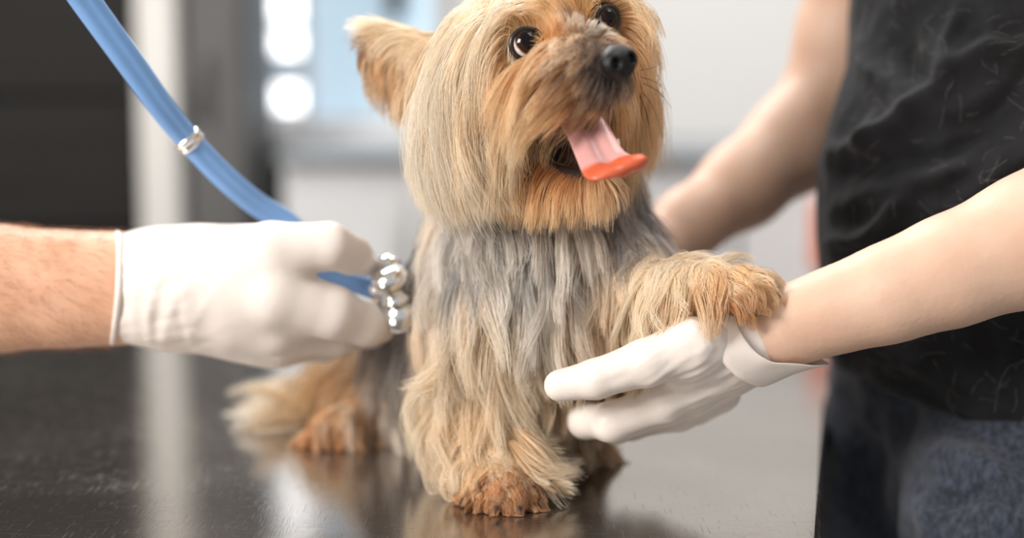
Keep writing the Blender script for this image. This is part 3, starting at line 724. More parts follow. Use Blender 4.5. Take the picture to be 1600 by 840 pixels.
# (left px, left py, right px, right py, Y)
tl = [(868, 176, 925, 150, -0.040), (876, 194, 938, 172, -0.052), (888, 216, 949, 192, -0.062), (898, 240, 961, 214, -0.071), (906, 260, 972, 232, -0.079),
      (912, 273, 984, 241, -0.085), (922, 279, 1000, 240, -0.0905), (934, 281, 1011, 245, -0.0925), (946, 280, 1013, 251, -0.091), (958, 277, 1010, 257, -0.087)]
n_s, n_c = 40, 15
La = spline([P(a, b_, y) for a, b_, c, d_, y in tl], n_s); Ra = spline([P(c, d_, y + 0.006) for a, b_, c, d_, y in tl], n_s)
ss = np.linspace(0, 1, n_s); top, bot, colT = [], [], []
for i in range(n_s):
    for j in range(n_c):
        t = j / (n_c - 1); w_ = np.linalg.norm(Ra[i] - La[i]); p = La[i] * (1 - t) + Ra[i] * t
        tv = (La[min(i + 1, n_s - 1)] - La[max(i - 1, 0)]); nrm = np.cross(tv, Ra[i] - La[i]); nrm /= np.linalg.norm(nrm) + 1e-9
        if nrm[1] > 0: nrm = -nrm
        g = -0.0035 * math.exp(-((t - 0.55) / 0.13) ** 2) * (1 - ss[i] * .6) + 0.003 * math.sin(math.pi * t)
        top.append(p + nrm * g); th = 0.0042 * (math.sin(math.pi * min(max(t, 0.06), 0.94)) ** 0.5)
        bot.append(p + nrm * (g - th))
        pink = srgb(204, 152, 148) * (1 - .12 * math.exp(-((t - .55) / .1) ** 2)); backlit_org = srgb(198, 92, 58)  # orange stands for light shining through the tip
        wv = min(max((ss[i] - 0.52 + 0.05 * math.cos(t * 3.1)) / 0.05, 0), 1); colT.append(pink * (1 - wv) + backlit_org * wv)
k = n_c; nV = n_s * n_c; FF = []
for i in range(n_s - 1):
    for j in range(k - 1):
        q = [i * k + j, i * k + j + 1, (i + 1) * k + j + 1, (i + 1) * k + j]; FF.append(q); FF.append([x + nV for x in q[::-1]])
    for j in (0, k - 1): FF.append([i * k + j, (i + 1) * k + j, (i + 1) * k + j + nV, i * k + j + nV])
for i in (0, n_s - 1):
    for j in range(k - 1): FF.append([i * k + j, i * k + j + 1, i * k + j + 1 + nV, i * k + j + nV])
me = mesh_from('tongue', np.array(top + bot), np.array(FF)); color_attr(me, np.array(colT * 2))
link('tongue', me, dog, m_tongue, label='pink tongue hanging out with a curled tip coloured orange as if backlit')
m_tooth = mat('tooth', (238, 228, 208), 0.3, noise=0.05, nscale=100)
lathe('tooth', P(964, 231, -0.062), (0.1, -0.2, 1), [(0, .0018), (.003, .0016), (.0055, .0004)], m_tooth, dog, 12)
m_claw = mat('claw', (70, 60, 54), 0.35, noise=0.3, nscale=200)
for tx, ty in toes:
    b0 = pw + [tx * 1.1, ty * 1.2, 0.006]; dv = np.array([tx * .35, ty * .6, -0.0035])
    sweep('claw', [b0, b0 + dv * .5 + [0, 0, .0008], b0 + dv], circ(0.0015, 8), m_claw, dog, scale=[1, .75, .2])
for ex, ey, ez in [(1172, 478, -0.050), (1186, 468, -0.040), (1188, 460, -0.026)]:
    b0 = P(ex, ey, ez); sweep('claw', [b0, b0 + [.003, -.001, -.002], b0 + [.004, -.001, -.006]], circ(0.0014, 8), m_claw, dog, scale=[1, .75, .2])

# ------------------------------------------------------------------ coat: combed strands
def hair_mat():
    m = bpy.data.materials.new('dog_hair'); m.use_nodes = True
    n, l = m.node_tree.nodes, m.node_tree.links; n.remove(n['Principled BSDF'])
    a = n.new('ShaderNodeAttribute'); a.attribute_name = 'col'
    df = n.new('ShaderNodeBsdfDiffuse'); tr = n.new('ShaderNodeBsdfTranslucent'); gl_ = n.new('ShaderNodeBsdfHair'); gl_.component = 'Reflection'
    gl_.inputs['RoughnessU'].default_value = 0.28; gl_.inputs['RoughnessV'].default_value = 0.8; gl_.inputs['Offset'].default_value = -0.05
    hs = n.new('ShaderNodeMix'); hs.data_type = 'RGBA'; hs.inputs[0].default_value = 0.45; hs.inputs[7].default_value = (1, .97, .93, 1)
    l.new(a.outputs['Color'], hs.inputs[6]); l.new(hs.outputs[2], gl_.inputs['Color'])
    l.new(a.outputs['Color'], df.inputs['Color']); l.new(a.outputs['Color'], tr.inputs['Color'])
    m1 = n.new('ShaderNodeMixShader'); m1.inputs[0].default_value = 0.38; l.new(df.outputs[0], m1.inputs[1]); l.new(tr.outputs[0], m1.inputs[2])
    m2_ = n.new('ShaderNodeMixShader'); m2_.inputs[0].default_value = 0.26; l.new(m1.outputs[0], m2_.inputs[1]); l.new(gl_.outputs[0], m2_.inputs[2])
    h = n.new('ShaderNodeBsdfHairPrincipled'); h.parametrization = 'COLOR'; h.inputs['IOR'].default_value = 1.45
    h.inputs['Roughness'].default_value = 0.36; h.inputs['Radial Roughness'].default_value = 0.6
    gm = n.new('ShaderNodeGamma'); gm.inputs[1].default_value = 1.35; l.new(a.outputs['Color'], gm.inputs[0]); l.new(gm.outputs[0], h.inputs['Color'])
    m3_ = n.new('ShaderNodeMixShader'); m3_.inputs[0].default_value = 0.48; l.new(m2_.outputs[0], m3_.inputs[1]); l.new(h.outputs[0], m3_.inputs[2])
    l.new(m3_.outputs[0], n['Material Output'].inputs['Surface'])
    return m
m_hair = hair_mat()
# guides: root px,py,Y | offsets px (dx,dy) at 1/3, 2/3, 1 and dY at tip | root colour, tip colour | wave px, clump 0-1, spread
GD = []
def G(x, y, Y, offs, c0, c1, dY=0.0, wave=1.0, clump=0.5, reg='head'):
    s = M(Y); o = np.array([(0, 0, 0)] + [(dx * s, dY * (i + 1) / len(offs), -dy * s) for i, (dx, dy) in enumerate(offs)])
    o = spline(o, 10) if len(o) > 2 else np.linspace(o[0], o[-1], 10)
    GD.append((P(x, y, Y), o, C_[c0], C_[c1], wave * s, clump))
# --- head
G(770, -25, -.005, [(-40, 60), (-64, 170), (-50, 300)], 'blond', 'cream', -.02, 1.5, .6)
G(730, -25, .02, [(-40, 50), (-50, 170), (-22, 320)], 'blond', 'cream', -.025, 1.5, .6)
G(700, 0, .035, [(-20, 60), (-22, 170), (14, 305)], 'cream', 'white', -.03, 1.5, .6)
G(690, 60, .035, [(-10, 70), (-2, 150), (40, 245)], 'cream', 'cream', -.03, 1.5, .6)
G(700, 120, .03, [(-8, 60), (2, 120), (36, 190)], 'blond', 'cream', -.02, 1.5, .6)
G(735, 70, .01, [(-25, 70), (-28, 150), (10, 250)], 'cream', 'white', -.02, 1.5, .6)
G(760, 110, -.005, [(-22, 60), (-22, 130), (10, 215)], 'cream', 'cream', -.018, 1.5, .6)
G(785, 20, -.015, [(-30, 35), (-55, 130), (-45, 250)], 'blond', 'cream', -.015, 1.5, .6)
G(800, 140, -.02, [(-14, 50), (-18, 110), (0, 170)], 'gold', 'cream', -.014, 1.2, .6)
G(825, 160, -.02, [(-12, 40), (-20, 90), (-15, 135)], 'gold', 'blond', -.012, 1.2, .6)
G(780, 70, -.022, [(-10, 25), (-25, 80), (-25, 150)], 'gold', 'cream', -.01, 1, .5)
G(800, 100, -.030, [(-8, 15), (-16, 40), (-22, 80)], 'brown', 'gold', -.008, .8, .4)
G(835, 110, -.038, [(-8, 15), (-18, 45), (-30, 90)], 'brown', 'gold', -.008, .8, .4)
G(860, 95, -.044, [(-6, 14), (-20, 42), (-40, 85)], 'rust', 'gold', -.008, .8, .4)
G(850, 135, -.042, [(-12, 25), (-28, 60), (-40, 105)], 'gold', 'blond', -.010, 1, .5)
G(880, 130, -.055, [(-14, 18), (-32, 42), (-48, 75)], 'brown', 'gold', -.010, 1, .5)
G(905, 140, -.066, [(-12, 12), (-32, 28), (-54, 50)], 'brown', 'gold', -.006, 1, .5)
G(925, 150, -.074, [(-4, 10), (-14, 22), (-28, 36)], 'dark', 'brown', -.004, .8, .4)
G(955, 140, -.082, [(-2, 8), (-4, 16), (-8, 24)], 'black', 'dark', -.002, .5, .3)
G(985, 130, -.078, [(4, 8), (8, 18), (10, 30)], 'black', 'dark', .0, .5, .3)
G(905, 85, -.062, [(-6, 4), (-12, 12), (-18, 24)], 'brown', 'tan', -.006, .5, .3)
G(930, 78, -.072, [(-5, -2), (-10, 0), (-14, 6)], 'black', 'dark', -.005, .5, .3)
G(905, 60, -.048, [(-4, -5), (-6, -11), (-6, -19)], 'brown', 'silver', -.010, .8, .5)
G(925, 62, -.058, [(2, -4), (6, -9), (11, -13)], 'dark', 'silver', -.008, .8, .5)
G(950, 62, -.06, [(8, -4), (16, -5), (26, -4)], 'dark', 'brown', -.006, .8, .5)
G(880, 25, -.034, [(-4, -12), (-10, -28), (-20, -45)], 'rust', 'gold', -.008, .8, .4)
G(890, 0, -.02, [(-6, -16), (-16, -36), (-34, -55)], 'gold', 'blond', -.008, .8, .4)
G(845, 25, -.034, [(-10, -14), (-26, -24), (-48, -22)], 'gold', 'blond', -.010, .8, .4)
G(815, 25, -.028, [(-12, -10), (-30, -8), (-50, 20)], 'gold', 'cream', -.010, .8, .4)
G(865, 60, -.045, [(3, -8), (2, -18), (-4, -30)], 'rust', 'gold', -.005, .5, .3)
G(940, 0, -.01, [(8, -10), (20, -18), (36, -16)], 'gold', 'gold', -.006, .8, .4)
G(970, 5, -.004, [(14, -2), (28, 8), (38, 30)], 'gold', 'blond', -.006, .8, .4)
G(975, 40, -.01, [(12, 14), (24, 40), (30, 85)], 'brown', 'gold', -.008, 1, .5)
G(985, 70, -.03, [(14, 18), (26, 60), (30, 125)], 'brown', 'gold', -.006, 1, .5)
G(1000, 90, .0, [(14, 30), (26, 80), (28, 150)], 'rust', 'gold', -.006, 1, .5)
G(1000, 130, .0, [(14, 30), (22, 70), (18, 120)], 'brown', 'gold', -.006, 1, .5)
G(990, 150, -.02, [(10, 25), (18, 55), (14, 95)], 'dark', 'rust', -.006, 1, .5)
G(985, 60, .05, [(24, 40), (38, 100), (34, 170)], 'gold', 'gold', .0, 1, .5)
G(985, 130, .05, [(20, 40), (30, 90), (20, 150)], 'brown', 'gold', .0, 1, .5)
# chin and throat
G(850, 250, -.02, [(-10, 20), (-18, 50), (-24, 85)], 'rust', 'gold', -.010, 1, .5)
G(890, 285, -.042, [(-6, 14), (-10, 35), (-14, 62)], 'rust', 'gold', -.010, 1, .5)
G(930, 287, -.058, [(0, 10), (2, 28), (0, 52)], 'rust', 'gold', -.008, 1, .5)
G(945, 275, -.05, [(8, 12), (16, 30), (18, 55)], 'brown', 'gold', -.004, 1, .5)
G(830, 290, .0, [(-6, 18), (-10, 45), (-12, 75)], 'rust', 'tan', -.012, 1, .5)
G(880, 300, .0, [(0, 18), (0, 40), (0, 70)], 'rust', 'tan', -.014, 1, .5)
G(935, 290, .01, [(6, 18), (12, 40), (16, 70)], 'brown', 'grey', -.012, 1, .5)
G(800, 235, .0, [(-6, 25), (-8, 60), (-4, 95)], 'brown', 'gold', -.01, 1, .5)
G(860, 215, .0, [(-2, 4), (-4, 8), (-6, 14)], 'black', 'dark', 0, .3, .2)
G(905, 205, -.03, [(0, 2), (0, 3), (0, 4)], 'black', 'dark', 0, .2, .2)
# back of head
G(690, 150, .07, [(-6, 60), (-4, 120), (6, 165)], 'gold', 'blond', 0, 1.2, .6)
G(720, 60, .10, [(-8, 60), (-6, 140), (4, 200)], 'gold', 'blond', .02, 1.2, .5)
G(850, -40, .08, [(0, -10), (10, 20), (20, 80)], 'gold', 'tan', .04, 1, .5)
G(930, 60, .09, [(20, 50), (30, 120), (30, 200)], 'gold', 'tan', .03, 1, .5)
# ear: top edge combed to the tip, lower edge hanging brown
G(650, 45, .058, [(-25, -2), (-55, -4), (-85, -2)], 'blond', 'cream', 0, 1, .5)
G(600, 48, .06, [(-18, -2), (-36, -2), (-54, -4)], 'blond', 'tan', 0, 1, .5)
G(560, 50, .06, [(-6, -1), (-12, -2), (-20, -4)], 'tan', 'dark', 0, .6, .5)
G(570, 62, .06, [(-6, 8), (-8, 20), (-4, 36)], 'brown', 'dark', 0, .6, .5)
G(600, 85, .058, [(-6, 14), (-4, 36), (6, 62)], 'brown', 'gold', 0, 1, .6)
G(630, 100, .055, [(-8, 22), (-8, 56), (4, 92)], 'gold', 'brown', 0, 1, .6)
G(660, 110, .055, [(-10, 22), (-12, 60), (0, 110)], 'brown', 'blond', -.005, 1, .6)
G(660, 70, .045, [(-18, 12), (-34, 44), (-32, 90)], 'cream', 'blond', -.005, 1, .6)
# --- neck, chest
for a in [
 (690, 290, .06, [(-14, 40), (-20, 90), (-10, 150)], 'tan', 'silver', 0), (720, 310, .03, [(-8, 40), (-10, 85), (0, 140)], 'slate', 'silver', -.01),
 (665, 340, .09, [(-22, 40), (-32, 85), (-36, 130)], 'slate', 'black', 0), (660, 400, .10, [(-20, 35), (-28, 75), (-26, 120)], 'slate', 'grey', 0),
 (760, 320, .01, [(-6, 35), (-4, 80), (8, 125)], 'grey', 'silver', -.01), (810, 330, .0, [(-4, 35), (2, 75), (-4, 120)], 'slate', 'silver', -.012),
 (860, 330, -.005, [(2, 30), (-2, 70), (6, 110)], 'grey', 'silver', -.012), (910, 330, .0, [(6, 30), (14, 70), (16, 115)], 'grey', 'silver', -.01),
 (960, 320, .01, [(12, 35), (20, 75), (36, 115)], 'slate', 'grey', -.006), (1005, 300, .05, [(14, 30), (28, 70), (40, 110)], 'slate', 'slate', 0),
 (1020, 350, .05, [(16, 30), (30, 65), (44, 95)], 'grey', 'silver', 0), (720, 390, .02, [(-8, 40), (-8, 90), (2, 130)], 'slate', 'silver', -.01),
 (770, 400, .0, [(-8, 40), (-2, 90), (-12, 140)], 'grey', 'silver', -.012), (830, 400, -.005, [(0, 40), (8, 85), (0, 130)], 'slate', 'silver', -.014),
 (890, 400, -.005, [(6, 35), (4, 80), (16, 120)], 'grey', 'silver', -.012), (940, 400, .005, [(10, 35), (22, 75), (24, 110)], 'grey', 'tan', -.01),
 (700, 450, .03, [(-8, 40), (-8, 90), (8, 140)], 'silver', 'tan', -.005), (750, 470, .0, [(-14, 45), (-16, 100), (-2, 160)], 'tan', 'cream', -.012),
 (810, 470, -.008, [(-4, 45), (-10, 100), (2, 150)], 'silver', 'cream', -.014), (870, 470, -.005, [(4, 40), (0, 90), (14, 130)], 'tan', 'silver', -.012),
 (920, 470, .0, [(8, 35), (18, 80), (20, 120)], 'brown', 'tan', -.01), (970, 460, .005, [(8, 35), (18, 75), (14, 115)], 'tan', 'blond', -.01),
 (1000, 420, .01, [(12, 25), (20, 55), (12, 90)], 'tan', 'cream', -.01), (850, 530, .0, [(4, 30), (-4, 60), (6, 88)], 'tan', 'cream', -.012),
 (900, 540, .02, [(4, 25), (8, 45), (4, 70)], 'brown', 'tan', -.01), (950, 520, .02, [(2, 25), (8, 45), (0, 70)], 'tan', 'brown', 0),
 (800, 560, .01, [(0, 40), (8, 90), (2, 140)], 'tan', 'cream', -.01), (862, 478, -.012, [(4, 30), (8, 70), (6, 105)], 'white', 'white', -.014), (735, 350, .015, [(-6, 40), (-8, 85), (2, 130)], 'grey', 'silver', -.01), (880, 360, -.005, [(4, 30), (-2, 65), (8, 100)], 'silver', 'white', -.012), (790, 365, .0, [(-2, 35), (6, 75), (-6, 110)], 'grey', 'white', -.012),
 # foreleg
 (725, 540, .015, [(-16, 45), (-30, 90), (-22, 140)], 'blond', 'cream', -.004), (712, 575, .02, [(-24, 45), (-34, 90), (-8, 140)], 'blond', 'cream', -.004),
 (745, 560, .0, [(-10, 55), (-24, 110), (-14, 175)], 'gold', 'cream', -.012), (775, 560, .0, [(6, 50), (10, 110), (34, 170)], 'gold', 'cream', -.012),
 (730, 620, .005, [(-26, 38), (-34, 75), (-4, 118)], 'gold', 'cream', -.010), (760, 630, -.01, [(-6, 40), (-12, 80), (0, 125)], 'gold', 'blond', -.014),
 (790, 640, .0, [(14, 35), (30, 80), (70, 115)], 'gold', 'cream', -.010), (760, 680, .0, [(-22, 22), (-36, 46), (-20, 76)], 'gold', 'cream', -.010),
 (785, 690, -.012, [(6, 25), (16, 50), (34, 74)], 'gold', 'cream', -.012), (805, 690, .0, [(22, 22), (46, 42), (84, 46)], 'gold', 'cream', -.008),
 (775, 725, -.012, [(-10, 12), (-22, 28), (-34, 36)], 'gold', 'blond', -.008), (812, 725, -.01, [(16, 12), (34, 26), (58, 30)], 'gold', 'cream', -.008),
 (790, 745, -.018, [(0, 8), (-2, 18), (-4, 26)], 'rust', 'rust', -.006), (775, 762, -.02, [(-4, 6), (-8, 13), (-10, 20)], 'rust', 'brown', -.004),
 (808, 762, -.02, [(5, 6), (9, 13), (12, 20)], 'rust', 'brown', -.004), (792, 772, -.025, [(0, 5), (0, 11), (0, 17)], 'rust', 'brown', -.003),
 # raised foreleg and paw
 (1010, 450, -.005, [(2, 30), (0, 60), (4, 85)], 'blond', 'cream', -.008), (1040, 430, -.02, [(-10, 30), (-22, 62), (-18, 98)], 'cream', 'cream', -.010),
 (1070, 425, -.035, [(-6, 25), (-14, 50), (-12, 80)], 'blond', 'cream', -.010), (1095, 425, -.04, [(6, 20), (6, 42), (2, 66)], 'gold', 'tan', -.010),
 (1120, 425, -.04, [(10, 14), (16, 34), (18, 58)], 'gold', 'brown', -.010), (1150, 428, -.04, [(12, 8), (22, 24), (26, 46)], 'gold', 'gold', -.008),
 (1175, 440, -.03, [(10, 4), (20, 12), (26, 26)], 'gold', 'tan', -.004), (1185, 465, -.04, [(5, 6), (8, 12), (8, 20)], 'brown', 'gold', -.004),
 (1110, 412, -.02, [(16, -8), (36, -10), (60, -2)], 'blond', 'cream', 0), (1060, 410, -.005, [(14, -8), (34, -10), (58, -6)], 'blond', 'cream', 0),
 (1150, 475, -.045, [(4, 6), (6, 12), (8, 20)], 'rust', 'brown', -.002), (1090, 480, -.03, [(-2, 12), (-6, 24), (-10, 36)], 'brown', 'gold', -.004),
 # back and hindquarters
 (700, 430, .14, [(-20, 30), (-34, 75), (-34, 130)], 'slate', 'black', .01), (680, 500, .16, [(-12, 30), (-18, 75), (-16, 120)], 'black', 'grey', 0),
 (640, 540, .17, [(-14, 30), (-22, 70), (-20, 110)], 'dark', 'grey', 0), (800, 430, .17, [(0, 20), (10, 60), (20, 110)], 'slate', 'slate', .04),
 (640, 590, .15, [(-8, 35), (-6, 75), (8, 110)], 'tan', 'silver', -.004), (600, 570, .17, [(-10, 30), (-14, 65), (-8, 105)], 'brown', 'tan', 0),
 (555, 580, .18, [(-18, 20), (-34, 55), (-38, 95)], 'gold', 'blond', -.004), (570, 630, .165, [(-8, 20), (-14, 40), (-10, 64)], 'gold', 'rust', -.004),
 (620, 640, .165, [(4, 20), (10, 44), (24, 70)], 'silver', 'tan', -.004), (520, 665, .175, [(-14, 6), (-30, 10), (-44, 18)], 'rust', 'rust', -.002),
 (550, 672, .17, [(-4, 6), (-8, 12), (-12, 18)], 'rust', 'rust', -.002), (590, 672, .175, [(6, 6), (14, 12), (24, 18)], 'rust', 'brown', -.002),
 (560, 600, .22, [(-30, 16), (-64, 40), (-92, 74)], 'brown', 'gold', 0), (500, 630, .23, [(-34, -2), (-72, -14), (-118, -20)], 'blond', 'cream', 0),
 (480, 650, .23, [(-34, 8), (-66, 22), (-96, 50)], 'blond', 'cream', 0), (500, 660, .22, [(-30, 20), (-56, 44), (-72, 72)], 'blond', 'cream', -.01),
 (880, 640, .15, [(2, 22), (8, 46), (10, 72)], 'tan', 'grey', 0), (920, 690, .14, [(2, 10), (5, 20), (10, 32)], 'brown', 'tan', 0),
 (840, 620, .17, [(-2, 22), (-4, 50), (-4, 80)], 'grey', 'dark', 0)]:
    G(a[0], a[1], a[2], a[3], a[4], a[5], a[6], 5.0, .72)

gp = np.array([g[0] for g in GD]); go = np.array([g[1] for g in GD]); gc0 = np.array([g[2] for g in GD]); gc1 = np.array([g[3] for g in GD])
gw = np.array([g[4] for g in GD]); gk = np.array([g[5] for g in GD])
def sample_surface(V, F, count, weight):
    tri = np.vstack([F[:, [0, 1, 2]], F[:, [0, 2, 3]]]); a, b_, c = V[tri[:, 0]], V[tri[:, 1]], V[tri[:, 2]]
    nrm = np.cross(b_ - a, c - a); ar = np.linalg.norm(nrm, axis=1)
    w = ar * weight((a + b_ + c) / 3, nrm / np.maximum(ar, 1e-12)[:, None]); w /= w.sum()
    t = rng.choice(len(tri), count, p=w); u, v = rng.random((2, count)); f = u + v > 1; u[f] = 1 - u[f]; v[f] = 1 - v[f]
    return a[t] + u[:, None] * (b_[t] - a[t]) + v[:, None] * (c[t] - a[t])
dprims = [p for p in dg if not hasattr(p, 'cut') and not hasattr(p, 'half')]
dfull = dg
def dens(c, nn):
    toward = CAM - c; toward /= np.linalg.norm(toward, axis=1)[:, None]; f = (nn * toward).sum(1)
    w = np.where(f > -0.25, 1.0, 0.25)
    p = px_of(c)
    w = w * np.where(p[:, 1] < 330, 2.3, 1.0) * np.where(p[:, 1] < -60, .4, 1)
    w = w * np.where((c[:, 2] < 0.045) & (c[:, 1] < 0.05), 2.6, 1) * np.where((c[:, 2] < 0.03) & (c[:, 1] > 0.1), 1.8, 1)
    for e, r in ((eyeR, 0.0122), (eyeL, 0.0110)): w = w * (np.linalg.norm(c - e, axis=1) > r)
    w = w * (np.linalg.norm(c - nz0, axis=1) > 0.0115)
    inm = np.linalg.norm((c - P(902, 208, -0.045)) / [1.6, 1.6, 1.0], axis=1) < 0.0235
    inm |= np.linalg.norm((c - P(966, 196, -0.02)) / [1.0, 1.5, 1.15], axis=1) < 0.020
    return w * (~inm)
def grow(count, K=10):
    R = sample_surface(dogV, dogF, count, dens)
    nrm = sdf_grad(dprims, R)
    d2 = ((R[:, None] - gp[None]) ** 2).sum(2) + 1e-6
    near_ = np.argpartition(d2, 5, axis=1)[:, :5]; dn = np.take_along_axis(d2, near_, 1)
    w = 1 / dn ** 1.6; w /= w.sum(1, keepdims=True)
    off = (go[near_] * w[..., None, None]).sum(1); wav = (gw[near_] * w).sum(1); clp = (gk[near_] * w).sum(1)
    # locks: every strand belongs to a leading strand
    nc = max(8, count // 36); lead = rng.choice(count, nc, replace=False)
    kd = KDTree(nc)
    for i, q in enumerate(lead): kd.insert(R[q], i)
    kd.balance()
    own = np.array([lead[kd.find(r)[1]] for r in R]); hsh = rng.random(count)
    # colour picks one guide per lock so that coloured locks stay distinct
    cw = w.cumsum(1); pk = (cw < (hsh[own] * 0.8 + rng.random(count) * 0.2)[:, None]).sum(1).clip(0, 4); gi = near_[np.arange(count), pk]
    c0, c1 = gc0[gi], gc1[gi]
    t = np.linspace(0, 1, K)
    L = np.linalg.norm(off[:, -1], axis=1)
    ls = rng.normal(1.0, 0.14, count).clip(0.45, 1.3); off = off * ls[:, None, None]
    jit = rng.normal(0, 0.10, (count, 3)) + rng.normal(0, 1, (count, 3))[own] * (0.07 + 0.06 * (clp > 0.68))[:, None]; 
    lift = (0.22 * L).clip(0.0004, 0.006)
    pts = R[:, None] + off + nrm[:, None] * (lift[:, None] * np.sin(t * 2.2))[..., None] + jit[:, None] * (L[:, None] * t ** 1.5)[..., None]
    # locks: pull towards a leading strand
    ph = rng.uniform(0, 6.28, count); fq = rng.uniform(0.7, 1.3, count)
    side = np.cross(off[:, -1], nrm); side /= np.maximum(np.linalg.norm(side, axis=1), 1e-9)[:, None]
    wv = (np.sin(t[None] * 5.0 * fq[own][:, None] + ph[own][:, None]) - np.sin(ph[own])[:, None]) * t ** 1.0
    pull = (clp * 1.15 * rng.uniform(0.6, 1.05, count)).clip(0, .97)[:, None] * (t ** 0.9)[None]
    pts = pts + (pts[own] - pts) * pull[..., None]
    pts = pts + side[own][:, None] * (wv * wav[:, None])[..., None]
    # keep strands outside the body
    for it in range(2):
        q = pts[:, 2:].reshape(-1, 3); D = sdf_at(dprims, q); bad = D < 0.0010
        if bad.any():
            q[bad] += sdf_grad(dprims, q[bad]) * (0.0016 - D[bad])[:, None]
            pts[:, 2:] = q.reshape(count, K - 2, 3)
    pts[:, :, 2] = np.maximum(pts[:, :, 2], 0.0008)
    root = R - nrm * 0.0006; pts[:, 0] = root
    # the groomer's blunt cut of the head hair: cheek curtain, chin, far cheek
    pr_ = px_of(R); hd = R[:, 2] > P(850, 318, 0.0)[2]
    yc = np.where(pr_[:, 0] < 830, 322, 340) + rng.normal(0, 7, count); yc = np.where(pr_[:, 0] > 962, 246 + rng.normal(0, 9, count), yc)
    yc = yc - 0.9 * np.clip(705 - px_of(pts[:, -1])[:, 0], 0, 80)
    yc = np.where((pr_[:, 0] < 668) & (R[:, 1] > .035), 175 + rng.normal(0, 9, count), yc)
    zc = CAM[2] + (np.stack([ray(800, y_)[2] / ray(800, y_)[1] for y_ in (0, 840)]) @ np.stack([1 - yc / 840, yc / 840])) * (pts[:, -1, 1] - CAM[1])
    below = (pts[:, :, 2] < zc[:, None]) & hd[:, None]
    fr = np.where(below.any(1), below.argmax(1).clip(3, K - 1) / (K - 1), 1.0)
    kk = t[None] * fr[:, None] * (K - 1); i0 = kk.astype(int).clip(0, K - 2); ff = (kk - i0)[..., None]; ii = np.arange(count)[:, None]
    pts = pts[ii, i0] * (1 - ff) + pts[ii, i0 + 1] * ff
    br = rng.normal(1.0, 0.16, (count, 1)) * rng.normal(0.96, 0.24, count)[own][:, None]
    tc_ = (t ** 0.8)[None, :, None]
    col = (c0[:, None] * (1 - tc_) + c1[:, None] * tc_) * br[:, None].clip(0.5, 1.3)
    col *= np.minimum(1, 0.93 / col.max(2, keepdims=True))
    return R, pts, col.clip(0.003, 0.93), L
def add_fur(name, mask, R, pts, col, L, r0, label):
    i = np.where(mask)[0]; K = pts.shape[1]; t = np.linspace(0, 1, K)
    rad = r0 * (1 - 0.75 * t ** 1.5)
    rr = rad[None] * np.clip(L[i] / 0.012, 0.55, 1.0)[:, None]
    o = hairs(name, pts[i], rr, m_hair, dog, kind='stuff', label=label)
    a_ = o.data.attributes.new('col', 'FLOAT_COLOR', 'POINT'); c4 = np.ones((len(i), K, 4), np.float32); c4[..., :3] = col[i]
    a_.data.foreach_set('color', c4.ravel())
R, pts, col, L = grow(110000)
pR = px_of(R)
is_ear = (pR[:, 0] < 668) & (pR[:, 1] < 180) & (R[:, 1] > 0.035)
is_head = (R[:, 2] > P(850, 318, 0.0)[2]) & ~is_ear
is_leg = (R[:, 2] < P(750, 600, 0.0)[2]) & (R[:, 1] < 0.10) & (R[:, 0] < P(860, 600, 0)[0])
is_paw = (pR[:, 0] > 1005) & (R[:, 2] < P(1000, 395, 0)[2]) & (R[:, 1] < 0.03)
is_back = (R[:, 1] > 0.125) & ~is_head & ~is_ear
is_chest = ~(is_ear | is_head | is_leg | is_paw | is_back)
add_fur('head_fur', is_head, R, pts, col, L, 0.00020, 'long cream and golden hair of the head')
add_fur('ear_fur', is_ear, R, pts, col, L, 0.00020, 'cream and brown hair fringing the pointed ear')
add_fur('chest_fur', is_chest, R, pts, col, L, 0.00025, 'wavy silver grey and tan chest hair')
add_fur('foreleg_fur', is_leg, R, pts, col, L, 0.00024, 'wavy cream hair of the standing foreleg')
add_fur('paw_fur', is_paw, R, pts, col, L, 0.00021, 'golden hair of the raised paw')
add_fur('back_fur', is_back & ~is_leg, R, pts, col, L, 0.00027, 'dark back and brown hindquarter hair')
# loose separate locks
def lock(pts_px, n_, r, c0, c1):
    cl_ = spline([P(*q) for q in pts_px], 10); t = np.linspace(0, 1, 10)
    o = rng.normal(0, 1, (n_, 3)) * r; tip = rng.normal(0, 1, (n_, 3)) * r * 0.5
    p = cl_[None] + o[:, None] * (0.35 + 0.9 * np.sin(t * 2.7))[None, :, None] + tip[:, None] * (t ** 2)[None, :, None]
    le = rng.uniform(0.75, 1.08, n_); k_ = (t[None] * le[:, None] * 9).clip(0, 8.999); i0 = k_.astype(int); f_ = (k_ - i0)[..., None]
    ii = np.arange(n_)[:, None]; p = p[ii, i0] * (1 - f_) + p[ii, i0 + 1] * f_
    c = C_[c0] * (1 - t[:, None]) + C_[c1] * t[:, None]
    c = c[None] * rng.normal(.92, .15, (n_, 1, 1)).clip(.4, 1.3); c = c * np.minimum(1, .93 / c.max(2, keepdims=True))
    return p, c.clip(.003, .93)
LK = []
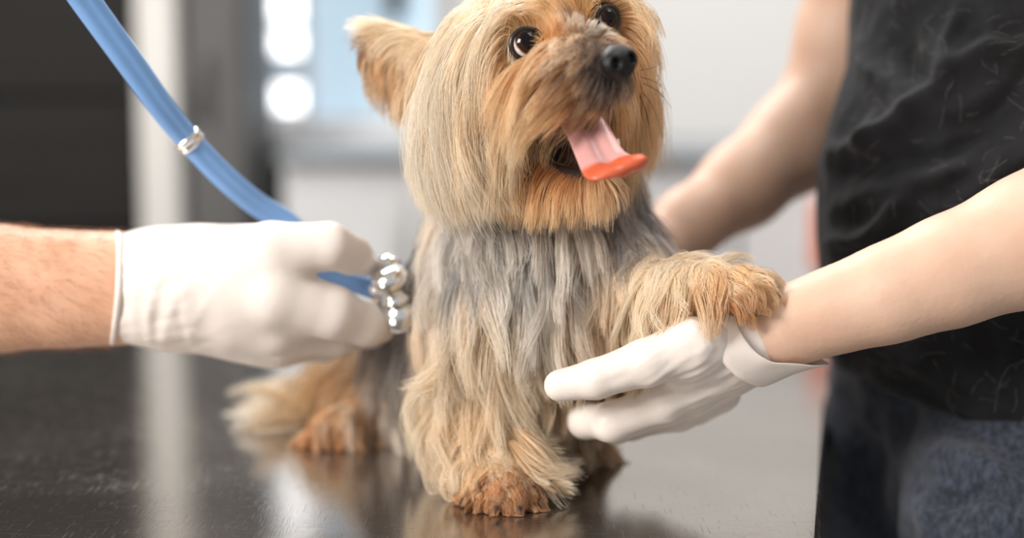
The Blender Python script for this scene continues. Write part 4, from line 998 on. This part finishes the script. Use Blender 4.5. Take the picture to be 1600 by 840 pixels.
for q in [([(716, 545, .01), (690, 575, .0), (662, 598, -.004), (630, 606, -.005)], 70, .0022, 'blond', 'cream'),
          ([(712, 560, .01), (685, 600, .0), (658, 612, -.004), (640, 630, -.005)], 50, .002, 'blond', 'cream'),
          ([(800, 690, -.01), (830, 720, -.018), (860, 738, -.02), (896, 736, -.018)], 70, .0026, 'gold', 'cream'),
          ([(805, 670, -.006), (835, 700, -.014), (858, 728, -.016), (884, 750, -.016)], 60, .0026, 'gold', 'cream'),
          ([(760, 725, -.012), (735, 745, -.016), (712, 757, -.018), (690, 755, -.018)], 50, .002, 'gold', 'cream'),
          ([(560, 560, .19), (515, 580, .185), (480, 610, .18), (455, 640, .175)], 180, .007, 'brown', 'gold'),
          ([(590, 550, .18), (560, 590, .17), (540, 630, .16), (530, 662, .155)], 180, .007, 'brown', 'gold'),
          ([(640, 560, .16), (625, 600, .15), (630, 640, .145), (650, 680, .14)], 100, .0036, 'tan', 'silver')]:
    LK.append(lock(*q))
for i in range(15):          # tail plume fanning out
    an = math.radians(-16 + 66 * i / 14 + rng.normal(0, 3)); ln = rng.uniform(95, 150) * (1 - .15 * i / 14); x0, y0 = 505 + rng.normal(0, 8), 635 + 2 * i
    bend = rng.normal(0, .18); q = []
    for u in (0, .35, .7, 1): q.append((x0 - ln * u * math.cos(an + bend * u), y0 + ln * u * math.sin(an + bend * u), .215 - .03 * u - .01 * i / 14))
    LK.append(lock(q, 60, .0026, 'gold' if i % 3 == 0 else 'tan', 'cream' if i % 4 else 'blond'))
lp = np.concatenate([a_[0] for a_ in LK]); lc = np.concatenate([a_[1] for a_ in LK]); lp[:, :, 2] = np.maximum(lp[:, :, 2], .001)
add_fur('feathering', np.ones(len(lp), bool), lp[:, 0], lp, lc, np.full(len(lp), .02), 0.00028, 'loose cream feathering on legs and tail')
# a few long whiskers
wk_ = []
for (x, y, Y, dx, dy) in [(1000, 120, -.06, 40, 20), (1005, 130, -.05, 45, 40), (1005, 145, -.05, 30, 70), (1000, 110, -.06, 36, -12), (1000, 150, -.05, 20, 85), (905, 150, -.068, -60, 30), (900, 160, -.06, -70, 60)]:
    s_ = spline([P(x, y, Y), P(x + dx * .55, y + dy * .35, Y - .004), P(x + dx, y + dy, Y - .006)], 8); wk_.append(s_)
hairs('whisker', np.array(wk_), np.array([.00022, .0002, .0002, .00018, .00016, .00013, .0001, .00004]), m_black, dog, kind='stuff')
